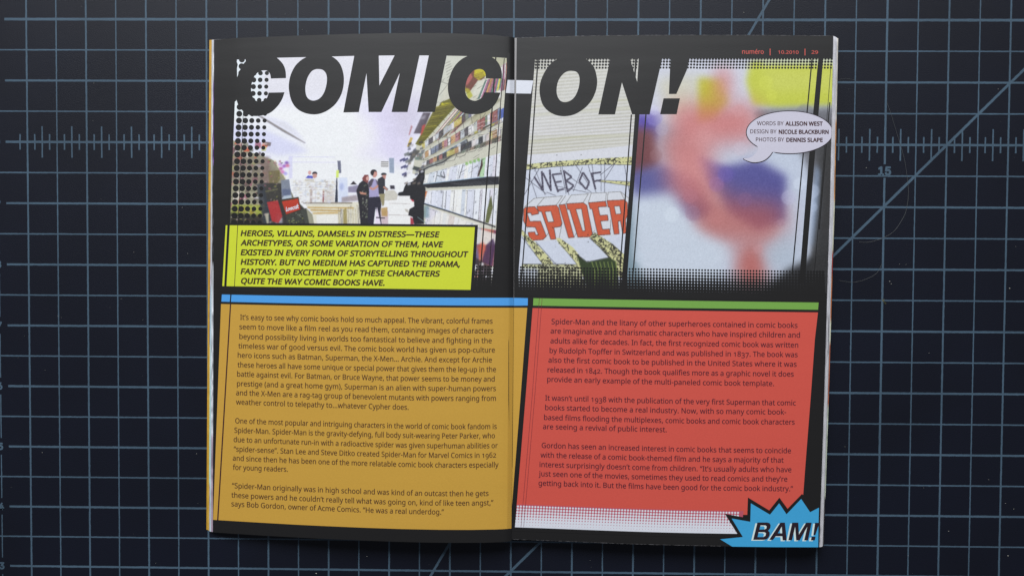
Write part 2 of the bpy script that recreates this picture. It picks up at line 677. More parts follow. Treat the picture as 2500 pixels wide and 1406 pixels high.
def mat_material(name, base, rough, bump, var, bscale=2600):
    m = bpy.data.materials.new(name)
    nt, p = nodes(m)
    n, L = nt.nodes, nt.links
    tc = n.new('ShaderNodeTexCoord')
    a = n.new('ShaderNodeTexNoise')
    a.inputs['Scale'].default_value = bscale
    a.inputs['Detail'].default_value = 4
    L.new(tc.outputs['Object'], a.inputs['Vector'])
    b = n.new('ShaderNodeTexNoise')
    b.inputs['Scale'].default_value = 22
    b.inputs['Detail'].default_value = 5
    L.new(tc.outputs['Object'], b.inputs['Vector'])
    bp = n.new('ShaderNodeBump')
    bp.inputs['Strength'].default_value = bump
    bp.inputs['Distance'].default_value = 0.0002
    L.new(a.outputs[0], bp.inputs['Height'])
    L.new(bp.outputs[0], p.inputs['Normal'])
    mr = n.new('ShaderNodeMapRange')
    mr.inputs['From Min'].default_value = 0.25
    mr.inputs['From Max'].default_value = 0.75
    mr.inputs['To Min'].default_value = 1 - var
    mr.inputs['To Max'].default_value = 1 + var
    ad = n.new('ShaderNodeMath')
    ad.operation = 'MULTIPLY_ADD'
    ad.inputs[1].default_value = 0.5
    L.new(a.outputs[0], ad.inputs[0])
    h = n.new('ShaderNodeMath')
    h.operation = 'MULTIPLY'
    h.inputs[1].default_value = 0.5
    L.new(b.outputs[0], h.inputs[0])
    L.new(h.outputs[0], ad.inputs[2])
    L.new(ad.outputs[0], mr.inputs['Value'])
    mx = n.new('ShaderNodeMix')
    mx.data_type = 'RGBA'
    mx.blend_type = 'MULTIPLY'
    mx.inputs['Factor'].default_value = 1
    mx.inputs['A'].default_value = (*lin(base), 1)
    L.new(mr.outputs[0], mx.inputs['B'])
    L.new(mx.outputs['Result'], p.inputs['Base Color'])
    p.inputs['Roughness'].default_value = rough
    p.inputs['Specular IOR Level'].default_value = 0.37
    return m


M_MAT = mat_material('mat_vinyl', (9, 13, 27), 0.48, 0.4, 0.45)
M_GRID = mat_material('mat_grid_ink', (68, 88, 104), 0.5, 0.3, 0.5)

U = 12.7
# the print of the mat is very slightly tighter towards its edges
gx = lambda i: (i - 16) * U + -0.000437 * max(-17, min(17, i - 16)) ** 3
gy = lambda j: (9 - j) * U + -0.000653 * max(-10, min(10, 9 - j)) ** 3

mat_root = bpy.data.objects.new('cutting_mat', None)
link(mat_root, label='dark blue-black self-healing cutting mat printed with a pale blue inch grid, under the magazine', cat='cutting mat')
x0, x1, y0, y1, t = gx(-3.2) * MM, gx(46) * MM, gy(27.5) * MM, gy(-8.5) * MM, 0.0028
bm = bmesh.new()
bmesh.ops.create_cube(bm, size=1)
for v in bm.verts:
    v.co = (x0 if v.co.x < 0 else x1, y0 if v.co.y < 0 else y1, 0 if v.co.z > 0 else -t)
bmesh.ops.bevel(bm, geom=[e for e in bm.edges if abs(e.verts[0].co.z - e.verts[1].co.z) > 1e-5], offset=0.006, segments=5, affect='EDGES')
me = bpy.data.meshes.new('mat_sheet')
bm.to_mesh(me)
bm.free()
me.materials.append(M_MAT)
link(bpy.data.objects.new('mat_sheet', me), mat_root)


def strip_geo(segs):
    """ink lines on the mat with slightly ragged edges; segs: (xa, ya, xb, yb, width, z) in mm"""
    V, F = [], []
    for xa, ya, xb, yb, wd, z in segs:
        L = math.hypot(xb - xa, yb - ya)
        n = max(1, int(L / 0.9))
        dx, dy = (xb - xa) / L, (yb - ya) / L
        b = len(V)
        ja, jb = rng.normal(0, 0.028, n + 1), rng.normal(0, 0.028, n + 1)
        for k in range(n + 1):
            x, y = xa + (xb - xa) * k / n, ya + (yb - ya) * k / n
            for s_, j in ((1, ja[k]), (-1, jb[k])):
                o_ = s_ * (wd / 2 + j)
                V.append(((x - dy * o_) * MM, (y + dx * o_) * MM, z * MM))
        for k in range(n):
            F.append((b + 2 * k + 1, b + 2 * k + 3, b + 2 * k + 2, b + 2 * k))
    return V, F


segs = []
for i in range(-1, 45):
    wd = 0.72 if i % 2 == 0 else 0.52
    if i == -1:
        for j in range(-6, 26, 2):
            segs.append((gx(i), gy(j + 0.28), gx(i), gy(j + 1.72), 0.45, 0.03))
    elif i == 28:
        segs.append((gx(i), gy(-7), gx(i), gy(4.62), 0.85, 0.03))
        segs.append((gx(i), gy(5.06), gx(i), gy(26), 0.85, 0.03))
    else:
        segs.append((gx(i), gy(-7), gx(i), gy(26), wd, 0.03))
V, F = strip_geo(segs)
mesh_obj('vertical_grid_lines', V, F, M_GRID, mat_root)
segs = []
for j in range(-7, 27):
    wd = {0: 1.1, 4: 0.95}.get(j, 0.85 if j % 2 == 0 else 0.58)
    segs.append((gx(-0.74 if j % 2 == 0 else -1.6), gy(j), gx(44), gy(j), wd, 0.022))
V, F = strip_geo(segs)
mesh_obj('horizontal_grid_lines', V, F, M_GRID, mat_root)
segs = []
for i in range(-1, 44):
    for f, h in ((0.25, 0.255), (0.5, 0.51), (0.75, 0.255)):
        if i == -1 and f < 0.7:
            continue
        segs.append((gx(i + f), gy(4 - h), gx(i + f), gy(4 + h), 0.62, 0.038))
V, F = strip_geo(segs)
mesh_obj('ruler_ticks', V, F, M_GRID, mat_root, kind=None)
V, F = strip_geo([(gx(8), gy(26), gx(34 - (-7)), gy(-7), 1.05, 0.046),
                  (gx(14.04 - 9 * .57735), gy(26), gx(14.04 + 24 * .57735), gy(-7), 1.0, 0.054)])
mesh_obj('angle_lines', V, F, M_GRID, mat_root)


def mat_text(body, cx, cy, h, bold):
    V, F = text_np(body, F_SANS)
    k = h / caph(F_SANS)
    V = (V - (V.max(0) + V.min(0)) / 2) * k
    VV, FF, n = [], [], 0
    for q, (dx, dy) in enumerate([(0, 0)] + [(bold * math.cos(a * math.pi / 4), bold * math.sin(a * math.pi / 4)) for a in range(8)]):
        for x, y in V:
            VV.append(((cx + x + dx) * MM, (cy + y + dy) * MM, (0.05 + 0.003 * q) * MM))
        FF += [[a + n for a in f] for f in F]
        n += len(V)
    mesh_obj('ruler_numeral', VV, FF, M_GRID, mat_root)


for j, s_ in ((0, '2'), (2, '1'), (4, '0'), (6, '9'), (8, '8'), (10, '7'), (12, '6'), (14, '5'), (16, '4'), (18, '3')):
    mat_text(s_, gx(-1.02), gy(j), 2.7, 0.22)
mat_text('15', gx(28), gy(4.84), 3.2, 0.26)
mat_text('20', gx(38), gy(4.84), 3.2, 0.26)

# ================================================================== MAGAZINE
mag = bpy.data.objects.new('magazine', None)
link(mag, label='open magazine spread with black pages, COMIC-ON! headline and orange and red article panels', cat='magazine')


def leaf(name, side, dx_top, dx_bot, trim_top, trim_bot, hs, off, mat, parent, colors=None, thick=0.1, nu=48, nv=40, x_bow=0.0, **kw):
    """a leaf of paper from the gutter to its fore-edge; dx = how far (px) its edge sticks out beyond the open page"""
    tx, ty = TOPL if side == 'L' else TOPR
    bx, by = BOTL if side == 'L' else BOTR
    u = np.linspace(0, 1, nu) ** (1.0)
    u = np.concatenate([u * 0.94, np.linspace(0.95, 1, 8)])
    Vv = np.linspace(0, 1, nv)
    Xs = np.zeros((nv, len(u)))
    Ys = np.zeros_like(Xs)
    for i, v in enumerate(Vv):
        yg = 92 + v * 1228
        e = (LEFT(yg) if side == 'L' else RIGHT(yg))
        d = dx_top + (dx_bot - dx_top) * v + x_bow * math.sin(math.pi * v)
        e = e - d if side == 'L' else e + d
        x = e + (GUT(yg) - e) * u
        t_ = np.interp(x, tx, ty) + trim_top * (1 - u)
        b_ = np.interp(x, bx, by) - trim_bot * (1 - u)
        Xs[i], Ys[i] = x, t_ + (b_ - t_) * v
    z = height(Xs, Ys, side) * hs + off
    P = pix(Xs, Ys, z)
    C = None
    if colors is not None:
        C = np.zeros((nv, len(u), 3))
        for i, v in enumerate(Vv):
            C[i, :] = lin(colors(v))
    return grid_mesh(name, P, mat, parent, colors=C, thick=thick, **kw)


K_LEAF = ink('leaf_edge_print', None, attr=True, mottled=0.08)


def seg_colors(segs_, noise=0):
    def f(v):
        for a, c in segs_:
            if v <= a:
                return np.clip(np.array(c) + rng.normal(0, noise), 0, 255)
        return segs_[-1][1]
    return f


# under-leaves, lowest first (cover), fanned out past the open pages
left_under = [
    (11.2, 15.6, 0.2, 6.2, 0.12, seg_colors([(1.0, (196, 150, 44))], 5)),
    (6.2, 10.8, 0.2, 4.6, 0.30, seg_colors([(0.33, (214, 176, 84)), (0.48, (176, 120, 60)), (0.52, (120, 40, 70)), (0.62, (70, 120, 160)), (1.0, (222, 200, 90))], 10)),
    (5.4, 9.6, 0.2, 3.0, 0.46, seg_colors([(0.45, (180, 186, 192)), (0.7, (190, 200, 215)), (0.9, (168, 205, 196)), (1.0, (190, 120, 100))], 8)),
    (4.2, 8.2, 0.0, 2.4, 0.62, seg_colors([(0.5, (206, 208, 216)), (1.0, (176, 210, 214))], 6)),
    (2.8, 6.2, 0.0, 1.6, 0.76, seg_colors([(0.2, (190, 190, 196)), (0.5, (120, 118, 122)), (0.8, (205, 208, 215)), (1.0, (196, 198, 206))], 22)),
    (1.4, 4.4, 0.0, 1.4, 0.88, seg_colors([(0.08, (210, 208, 214)), (0.25, (96, 60, 130)), (0.45, (44, 44, 50)), (0.8, (205, 208, 214)), (1.0, (170, 150, 165))], 26)),
]
for k, (a, b, c, d, hs, colf) in enumerate(left_under):
    leaf('cover' if k == 0 else 'inner_leaf', 'L', a, b, c, d, hs, 0.0, K_LEAF, mag, colors=colf, nv=90, nu=24)
right_under = [
    (12.0, 10.8, 6.0, 4.5, 0.12, seg_colors([(0.16, (212, 206, 196)), (0.32, (196, 140, 84)), (0.42, (216, 214, 190)), (0.47, (170, 70, 60)), (0.56, (190, 110, 60)), (0.6, (216, 218, 190)), (0.72, (190, 110, 80)), (0.9, (206, 214, 190)), (1.0, (44, 40, 44))], 10)),
    (9.2, 8.8, 4.6, 3.0, 0.28, seg_colors([(0.6, (214, 212, 216)), (1.0, (150, 150, 150))], 10)),
    (8.0, 7.8, 4.0, 2.2, 0.44, seg_colors([(1.0, (216, 214, 218))], 5)),
    (6.6, 6.6, 3.2, 1.4, 0.60, seg_colors([(0.55, (206, 206, 212)), (0.62, (60, 60, 66)), (1.0, (214, 212, 214))], 8)),
    (5.0, 5.2, 2.0, 1.0, 0.75, seg_colors([(1.0, (218, 216, 220))], 6)),
    (2.6, 3.0, 1.0, 0.8, 0.88, seg_colors([(0.55, (208, 206, 212)), (1.0, (196, 194, 198))], 12)),
]
for k, (a, b, c, d, hs, colf) in enumerate(right_under):
    leaf('cover' if k == 0 else 'inner_leaf', 'R', a, b, c, d, hs, 0.0, K_LEAF, mag, colors=colf, nv=90, nu=24)

page_l = leaf('left_page', 'L', 0, 0, 0, 0, 1.0, 0.0, K_BLACK, mag, nu=150, nv=12)
page_r = leaf('right_page', 'R', 0, 0, 0, 0, 1.0, 0.0, K_BLACK, mag, nu=120, nv=12)
# white cut edge of the right-hand leaf, seen as a hairline along the fore-edge
K_EDGE = ink('cut_paper_edge', (112, 110, 112))
tx = np.linspace(1262, 2034, 160)


def hairline(name, side, xs, ys, wd, mat, parent, off):
    n = len(xs)
    V, F = [], []
    wv = wd * np.clip(rng.normal(0.3, 0.35, n), 0.02, 1.0)
    for k in range(n):
        V += [(xs[k], ys[k] - wv[k] / 2), (xs[k], ys[k] + wv[k] / 2)]
    V = np.array(V)
    P = on_page(V[:, 0], V[:, 1], side, off)
    for k in range(n - 1):
        F.append((2 * k + 1, 2 * k + 3, 2 * k + 2, 2 * k))
    return mesh_obj(name, P, F, mat, parent)


hairline('worn_top_edge', 'R', tx, np.interp(tx, *TOPR) + 0.3, 1.0, K_EDGE, page_r, 0.03)
bx_ = np.linspace(1252, 1760, 130)
hairline('worn_bottom_edge', 'R', bx_, np.interp(bx_, *BOTR) - 0.3, 0.8, K_EDGE, page_r, 0.03)
K_SLIV = ink('gutter_leaf_paper', (150, 147, 146))
flat('gutter_leaf_edge', [[(1256.3, 93.4), (1261.6, 93.0), (1260.2, 220), (1258.4, 330), (1256.6, 430), (1255.2, 560), (1254.9, 730), (1254.2, 730), (1254.6, 560), (1255.2, 330), (1256, 200)]],
     K_SLIV, page_r, 'R', 0.12, step=2)

# ------------------------------------------------------------------ printed photograph of the shop
P1 = Paint(555, 130, 1250, 716, (230, 230, 240))
B2 = cropf(860, 340, 4.6875)
B1 = cropf(860, 60, 4.6875)
A2 = cropf(500, 340, 4.6875)
A1 = cropf(500, 60, 4.6875)
P1.poly([(555, 130), (1100, 130), (1060, 250), (960, 270), (760, 250), (640, 250), (555, 200)], (210, 207, 211), 0.7, 18)
P1.poly([(900, 250), (1060, 240), (1010, 330), (985, 420), (930, 360)], (210, 204, 226), 0.6, 16)
P1.poly([(565, 290), (640, 285), (757, 352), (700, 420), (600, 420)], (226, 226, 240), 1, 6)
P1.poly([(560, 300), (648, 318), (720, 350), (760, 372), (680, 380), (560, 350)], (198, 198, 226), 0.6, 5)
P1.poly([(628, 283), (640, 285), (747, 349), (744, 351), (690, 322)], (128, 122, 120), 0.9, 0.8)
P1.poly([(640, 282), (700, 300), (750, 347), (700, 318)], (190, 188, 190), 0.5, 4)
P1.poly([(870, 262), (1010, 262), (985, 400), (860, 380)], (205, 196, 218), 0.45, 12)
P1.ell(830, 330, 90, 60, (232, 231, 240), 0.8, 18)
P1.poly([(555, 145), (640, 140), (640, 280), (555, 290)], (222, 230, 236), 0.7, 6)
# left display of magazines
P1.poly([(555, 340), (600, 350), (612, 372), (655, 385), (668, 392), (696, 436), (718, 482), (747, 513), (771, 531), (772, 552), (555, 552)], (150, 146, 126))
P1.poly([(668, 392), (696, 436), (700, 437), (672, 390)], (220, 214, 196))
for _ in range(150):
    x, y = rng.uniform(555, 650), rng.uniform(345, 545)
    c = [(214, 204, 196), (150, 90, 110), (170, 130, 130), (190, 190, 120), (110, 108, 92), (200, 196, 204), (96, 84, 80), (206, 96, 70), (130, 128, 112)][rng.integers(9)]
    w_, h_ = rng.uniform(4, 16), rng.uniform(4, 14)
    P1.poly([(x, y), (x + w_, y + 2), (x + w_ - 2, y + h_), (x - 2, y + h_)], c, 0.75, 0.7)
P1.poly([(640, 386), (656, 386), (660, 420), (658, 452), (640, 452)], (140, 118, 112), 0.8, 2)
P1.poly([(655, 418), (682, 416), (684, 436), (676, 450), (658, 452)], (112, 104, 64), 0.9, 1)
P1.poly([(566, 500), (648, 500), (645, 530), (563, 532)], (150, 158, 60), 0.75, 2)
P1.poly([(560, 520), (655, 528), (655, 552), (560, 552)], (44, 42, 40), 0.9, 3)
P1.poly([(632, 446), (690, 448), (716, 482), (745, 512), (757, 552), (640, 552), (648, 500)], (54, 52, 50), 1, 1.2)
P1.poly([(625, 450), (650, 447), (668, 545), (645, 552)], (58, 62, 68), 0.9, 1.5)
P1.poly([(646, 455), (684, 450), (684, 486), (652, 488)], (62, 60, 56), 1, 1)
P1.line([(648, 468), (678, 462)], 3, (120, 118, 84), 0.8, 1)
P1.poly([(686, 440), (706, 438), (712.5, 484), (688, 487)], (128, 134, 146), 1, 0.6)
P1.poly([(688, 462), (709, 462), (711, 478), (690, 480)], (96, 104, 128), 0.9, 1.5)
P1.poly([(689, 479), (712, 476), (713, 484), (690, 487)], (190, 200, 210), 0.8, 1)
P1.poly([(652, 494), (678, 490), (689, 528), (680, 545), (664, 540)], (166, 58, 58), 1, 0.6)
P1.poly([(660, 500), (676, 497), (679, 507), (662, 510)], (200, 130, 84), 0.7, 1.2)
P1.poly([(676, 520), (689, 532), (690, 545), (672, 545)], (180, 180, 190), 0.8, 2)
P1.poly([(687, 490), (727.5, 483), (734, 512), (699, 525.5)], (120, 96, 60))
P1.poly([(689, 493), (727, 486), (732.5, 511), (699, 523)], (168, 62, 44))
P1.line([(700, 493), (722, 489)], 1.6, (210, 120, 60), 0.8)
P1.poly([(699, 526), (733, 514), (742, 545), (700, 548)], (62, 64, 58), 1, 0.5)
for _ in range(30):
    x, y = rng.uniform(700, 740), rng.uniform(520, 546)
    P1.ell(x, y, 1.8, 1.3, [(120, 124, 110), (150, 156, 90), (40, 40, 38)][rng.integers(3)], 0.8, 0.4)
P1.poly([(734, 513), (748, 508), (756, 548), (746, 548)], (70, 72, 66), 1, 0.5)
P1.poly([(748, 508), (771, 531), (772, 552), (756, 552)], (150, 148, 130), 1, 0.5)
P1.poly([(646, 522), (656, 520), (656, 548), (652, 548)], (196, 190, 168), 0.8, 1)
# back of the shop
P1.poly([(705, 382), (714, 382), (714, 436), (705, 436)], (206, 204, 224), 0.8, 1)
P1.line([(716, 396), (820, 397)], 1.5, (206, 202, 226), 0.9, 0.6)
P1.line([(706, 383), (818, 384)], 1.2, (202, 200, 224), 0.9, 0.6)
for x, y, c in ((686, 412, (170, 80, 140)), (694, 406, (150, 84, 170)), (700, 398, (110, 70, 150)), (690, 420, (196, 110, 170)), (684, 402, (190, 150, 200)), (702, 405, (200, 110, 140)), (697, 424, (160, 150, 210))):
    P1.ell(x, y, 5, 4, c, 0.8, 1.5)
P1.ell(756, 422, 4.2, 5, (206, 164, 160), 1, 0.4)
P1.poly([(746, 435), (752, 429), (764, 430), (764, 436)], (86, 90, 176), 1, 0.4)
P1.ell(768.5, 424, 6.5, 4.6, (54, 48, 56), 1, 0.4)
P1.poly([(764, 425), (773, 424), (774, 432), (768, 436), (763, 433)], (190, 150, 140), 1, 0.4)
P1.poly([(708, 436), (820, 436), (820, 495), (728, 496), (716, 480)], (226, 226, 226), 1, 0.5)
for x in range(722, 822, 24):
    P1.line([(x, 438), (x + 1, 494)], 1, (180, 180, 186), 0.7, 0.3)
for y in (446, 453, 459, 465):
    P1.line([(714, y), (818, y - 2)], 1, (186, 184, 180), 0.8, 0.3)
for _ in range(60):
    x, y = rng.uniform(718, 812), rng.uniform(440, 492)
    P1.ell(x, y, rng.uniform(2, 6), rng.uniform(1, 3), [(200, 190, 196), (196, 204, 214), (170, 156, 158), (210, 200, 180), (214, 214, 222)][rng.integers(5)], 0.6, 0.8)
P1.poly([(745, 437), (767, 437), (767, 445), (745, 443)], (190, 184, 170), 0.7, 0.6)
P1.poly([(757, 462), (763, 462), (762, 497), (756, 498)], (180, 168, 164), 1, 0.5)
P1.poly([(788, 466), (792, 466), (791, 494), (787, 494)], (132, 76, 76), 0.8, 0.5)
P1.poly([(793, 466), (817, 466), (816, 494), (793, 494)], (200, 192, 186), 0.7, 0.8)
P1.poly([(823.5, 393), (832, 393), (833, 423), (826, 423)], (112, 114, 130), 1, 0.4)
P1.poly([(821, 416), (827.5, 416), (827, 434), (820, 434)], (206, 220, 120), 1, 0.5)
P1.poly([(821, 435), (823.5, 435), (825, 494), (817.5, 494), (820, 460)], (56, 60, 74), 1, 0.3)
P1.poly([(826, 434), (848, 434), (850, 494), (826, 494)], (206, 212, 232), 0.9, 1)
P1.ell(834, 456, 5, 9, (150, 160, 196), 0.6, 2)
P1.poly([(855, 451), (863, 442), (872, 451)], (58, 52, 56), 1, 0.4)
P1.poly([(850, 456), (877, 452), (876, 470), (850, 470)], (132, 126, 148), 0.9, 1)
P1.poly([(834, 482), (870, 476), (876, 490), (834, 494)], (150, 138, 140), 0.8, 1.5)
P1.poly([(745, 499), (876, 493), (880, 545), (880, 552), (768, 552), (762, 520)], (216, 212, 196), 1, 0.5)
for (a, b, c) in (((750, 507), (864, 508), (186, 154, 92)), ((758, 513), (832, 515), (176, 142, 78)), ((764, 521), (826, 520), (190, 156, 92)), ((740, 496), (860, 496), (120, 110, 96))):
    P1.line([a, b], 3.2, c, 0.9, 0.8)
P1.poly([(772, 525), (824, 524), (826, 552), (774, 552)], (224, 222, 216), 1, 0.6)
for x in range(826, 880, 3):
    P1.line([(x, 500 + rng.uniform(0, 14)), (x + 1, 551)], rng.uniform(0.6, 1.6), [(120, 108, 92), (190, 180, 160), (150, 136, 96), (90, 84, 88)][rng.integers(4)], 0.8, 0.3)
P1.poly([(838, 512), (846, 508), (848, 551), (838, 551)], (150, 136, 84), 0.8, 0.8)
# shoppers
P1.poly([(884, 436), (890, 427), (899, 427), (901, 436), (898, 448), (888, 450)], (126, 74, 72), 1, 0.4)
P1.ell(897, 436, 3.4, 5, (206, 164, 156), 1, 0.4)
P1.poly([(877, 448), (886, 441), (898, 448), (902, 460), (900, 548), (880, 548), (876, 500), (870, 466)], (42, 40, 46), 1, 0.5)
for _ in range(40):
    x, y = rng.uniform(884, 897), rng.uniform(450, 530)
    P1.ell(x, y, 1.4, 2.4, [(120, 128, 108), (160, 160, 150), (64, 62, 60)][rng.integers(3)], 0.7, 0.4)
P1.poly([(877, 468), (895, 472), (894, 476), (880, 474)], (190, 140, 120), 1, 0.5)
P1.ell(912.5, 422, 8.2, 8.2, (52, 46, 50), 1, 0.4)
P1.poly([(914, 419), (921, 420), (921, 428), (916, 434), (910, 433)], (196, 148, 138), 1, 0.4)
P1.poly([(899, 444), (908, 436), (918, 438), (926, 448), (925, 482), (902, 483), (901, 462)], (164, 158, 190), 1, 0.4)
P1.poly([(899, 446), (907, 437), (913, 437), (908, 452), (903, 458), (899, 458)], (84, 76, 88), 1, 0.5)
P1.poly([(917, 438), (927, 447), (926, 456), (920, 450)], (100, 92, 106), 1, 0.5)
P1.line([(903, 458), (911, 463), (926, 452), (931, 448)], 5, (192, 144, 132), 1, 0.5)
P1.poly([(900, 482), (929, 480), (931, 500), (929, 520), (932, 548), (922, 548), (917, 505), (912, 548), (898, 548)], (44, 42, 56), 1, 0.4)
P1.ell(937, 426, 7, 4, (54, 56, 60), 1, 0.4)
P1.poly([(933, 428), (943, 427), (941, 438), (934, 438)], (186, 140, 130), 1, 0.4)
P1.poly([(922, 438), (933, 431), (940, 438), (940, 455), (948, 462), (945, 466), (938, 462), (938, 474), (925, 474)], (52, 52, 60), 1, 0.4)
P1.line([(936, 456), (946, 464)], 4, (186, 140, 124), 1, 0.5)
P1.poly([(925, 474), (940, 473), (938, 500), (934, 505), (930, 490)], (150, 142, 112), 1, 0.4)
P1.poly([(915, 548), (920, 505), (930, 548)], (226, 216, 232))
P1.poly([(929, 515), (948, 515), (948, 548), (932, 548)], (196, 176, 180), 0.9, 1)
P1.poly([(930, 508), (946, 506), (946, 528), (932, 528)], (176, 146, 96), 0.9, 1)
P1.line([(918, 531), (940, 533)], 2.5, (50, 44, 50), 1, 0.4)
P1.poly([(930, 394), (949, 394), (949, 409), (930, 409)], (214, 212, 210), 1, 0.4)
for y in (396, 401, 406):
    P1.line([(930, y), (948, y)], 1.6, (110, 108, 110), 1, 0.3)
P1.poly([(950, 386), (962, 386), (962, 423), (951, 422)], (150, 160, 176), 1, 0.6)
P1.poly([(940, 466), (962, 464), (972, 476), (968, 490), (940, 490)], (198, 194, 184), 1, 0.5)
P1.poly([(952, 453), (963, 453), (964, 462), (953, 462)], (60, 56, 66), 1, 0.6)
P1.poly([(949, 490), (972, 488), (975, 479), (1001, 479), (1003, 489), (1012, 492), (1003, 548), (948, 548)], (232, 228, 226), 1, 0.3)
P1.line([(949, 497), (1002, 498)], 1.2, (186, 180, 178), 1, 0.3)
P1.line([(949, 525), (1000, 526)], 1.6, (186, 180, 178), 1, 0.3)
P1.poly([(988, 510), (996, 512), (999, 522), (990, 516)], (170, 166, 156), 0.8, 0.6)
P1.line([(1004, 486), (1010, 492)], 4, (176, 48, 60), 1, 0.6)
P1.poly([(1002, 530), (1012, 536), (1010, 548), (1002, 548)], (150, 50, 60), 0.9, 0.6)
# right wall of racks
P1.poly([(1012, 552), (1024, 430), (1006, 424), (1016, 356), (1040, 300), (1062, 268), (1070, 236), (1092, 136), (1250, 130), (1226, 340), (1204, 716), (1140, 716), (1140, 552)], (196, 194, 180), 1, 0.5)
P1.poly([(1090, 137), (1140, 137), (1096, 190), (1070, 260), (1063, 250)], (196, 196, 184), 1, 1)
for k in range(8):
    P1.line([(1100 + k * 1.5, 150 + k * 6), (1086 + k, 156 + k * 7)], 1, (96, 94, 88), 0.7, 0.4)
P1.line([(1076, 200), (1094, 206)], 1, (90, 88, 84), 0.8, 0.3)
P1.line([(1094, 206), (1072, 234)], 1, (110, 106, 100), 0.8, 0.3)
MIX = [(214, 206, 202), (176, 120, 110), (120, 140, 166), (206, 196, 90), (92, 84, 92), (226, 224, 226), (160, 96, 130), (90, 120, 110), (196, 140, 90), (232, 230, 226)]
PALE = [(228, 228, 236), (220, 222, 234), (234, 232, 230), (212, 214, 226), (216, 212, 222), (226, 228, 236), (204, 210, 220)]
P1.poly(B1([(1300, 640), (1340, 560), (1400, 515), (1500, 515), (1530, 560), (1500, 640), (1440, 640), (1330, 790), (1290, 760)]), (112, 70, 60), 1, 0.6)
P1.poly(B1([(1400, 520), (1530, 500), (1530, 590), (1450, 640), (1390, 600)]), (186, 176, 44), 0.95, 0.6)
for k in range(9):
    P1.line(B1([(1330 + k * 20, 600 + k * 4), (1500 + k * 5, 545 + k * 14)]), 0.9, (70, 46, 40), 0.7, 0.3)
P1.poly(B1([(1300, 560), (1340, 540), (1380, 600), (1330, 680), (1300, 700)]), (190, 110, 110), 0.7, 1)
P1.poly(B1([(1450, 660), (1500, 620), (1540, 640), (1500, 740), (1420, 820), (1370, 800)]), (206, 204, 190), 1, 1)
P1.strips([B1([(1520, 640)])[0], B1([(1790, 560)])[0], B1([(1780, 740)])[0], B1([(1430, 860)])[0]], 16, MIX, 0.85, gaps=0.4)
P1.poly(B1([(1280, 720), (1340, 740), (1380, 820), (1330, 860)]), (170, 168, 60), 0.8, 1)
P1.poly(B1([(1580, 370), (1790, 390), (1780, 520), (1700, 520)]), (176, 174, 150), 0.9, 1)
P1.strips([B1([(1700, 480)])[0], B1([(1790, 420)])[0], B1([(1775, 640)])[0], B1([(1710, 620)])[0]], 4, MIX, 0.8)
P1.poly(B1([(1020, 890), (1120, 850), (1175, 945), (780, 1390), (720, 1370), (900, 1070)]), (104, 100, 40), 1, 0.6)
P1.poly(B1([(1020, 900), (1130, 900), (1080, 960), (1020, 950)]), (196, 190, 50), 0.9, 0.8)
for k in range(7):
    P1.line(B1([(1040 - 42 * k, 900 + 70 * k), (1180 - 60 * k, 960 + 70 * k)]), 1.1, (66, 62, 26), 0.8, 0.4)
P1.poly(B1([(895, 1070), (935, 1060), (945, 1085), (900, 1100)]), (206, 196, 50), 1, 0.5)
P1.poly(B1([(820, 1230), (870, 1210), (860, 1250), (820, 1255)]), (196, 186, 50), 1, 0.5)
P1.poly(B1([(810, 1010), (900, 1010), (800, 1250), (700, 1250), (760, 1120)]), (74, 66, 74), 0.95, 1)
P1.poly(B1([(830, 1080), (790, 1090), (780, 1070), (850, 1030)]), (190, 190, 200), 0.6, 2)
P1.poly(B1([(840, 1140), (810, 1270), (780, 1270), (800, 1160)]), (190, 70, 60), 0.8, 1)
P1.poly(B1([(675, 1150), (690, 1170), (655, 1270), (645, 1265)]), (160, 90, 90), 0.9, 0.8)
P1.poly(B1([(665, 1290), (695, 1300), (655, 1400), (625, 1400)]), (196, 168, 90), 1, 0.6)
# tiers of covers between the wires
P1.strips([B1([(1190, 960)])[0], B1([(1380, 1030)])[0], B1([(1190, 1220)])[0], B1([(820, 1406)])[0]], 26, MIX, 0.9, gaps=0.3)
P1.strips([B1([(1310, 1020)])[0], B1([(1390, 1020)])[0], B1([(1200, 1180)])[0], B1([(1130, 1180)])[0]], 3, [(150, 60, 60), (190, 130, 120), (120, 60, 66)], 0.8)
P1.poly(B1([(1385, 1040), (1590, 960), (1590, 1060), (1330, 1180)]), (170, 166, 140), 0.9, 2)
P1.strips([B1([(1300, 1180)])[0], B1([(1760, 940)])[0], B1([(1740, 1110)])[0], B1([(1330, 1290)])[0]], 11, MIX + PALE, 0.95, gaps=0.3)
P1.poly(B1([(1505, 1085), (1590, 1060), (1590, 1150), (1490, 1210)]), (64, 62, 66))
P1.line(B1([(1518, 1112), (1580, 1098)]), 3.4, (206, 200, 60), 0.9, 0.4)
P1.poly(B1([(1610, 1030), (1740, 950), (1735, 1060), (1600, 1140)]), (88, 104, 164))
P1.poly(B1([(1625, 1050), (1700, 1010), (1690, 1040), (1640, 1090)]), (214, 216, 226), 0.9, 0.5)
P1.line(B1([(800, 1406), (1000, 1290), (1300, 1300), (1740, 1110)]), 0.9, (70, 70, 74), 0.9)
for k in range(60):
    a = rng.uniform(0, 1)
    x, y = 1300 + 420 * a, 1400 - 250 * a + rng.uniform(-60, 60)
    P1.line(B1([(x, y), (x + rng.uniform(20, 60), y - rng.uniform(-10, 40))]), 0.9, [(190, 186, 184), (46, 44, 50), (120, 90, 90), (90, 96, 130), (226, 224, 220)][rng.integers(5)], 0.9)
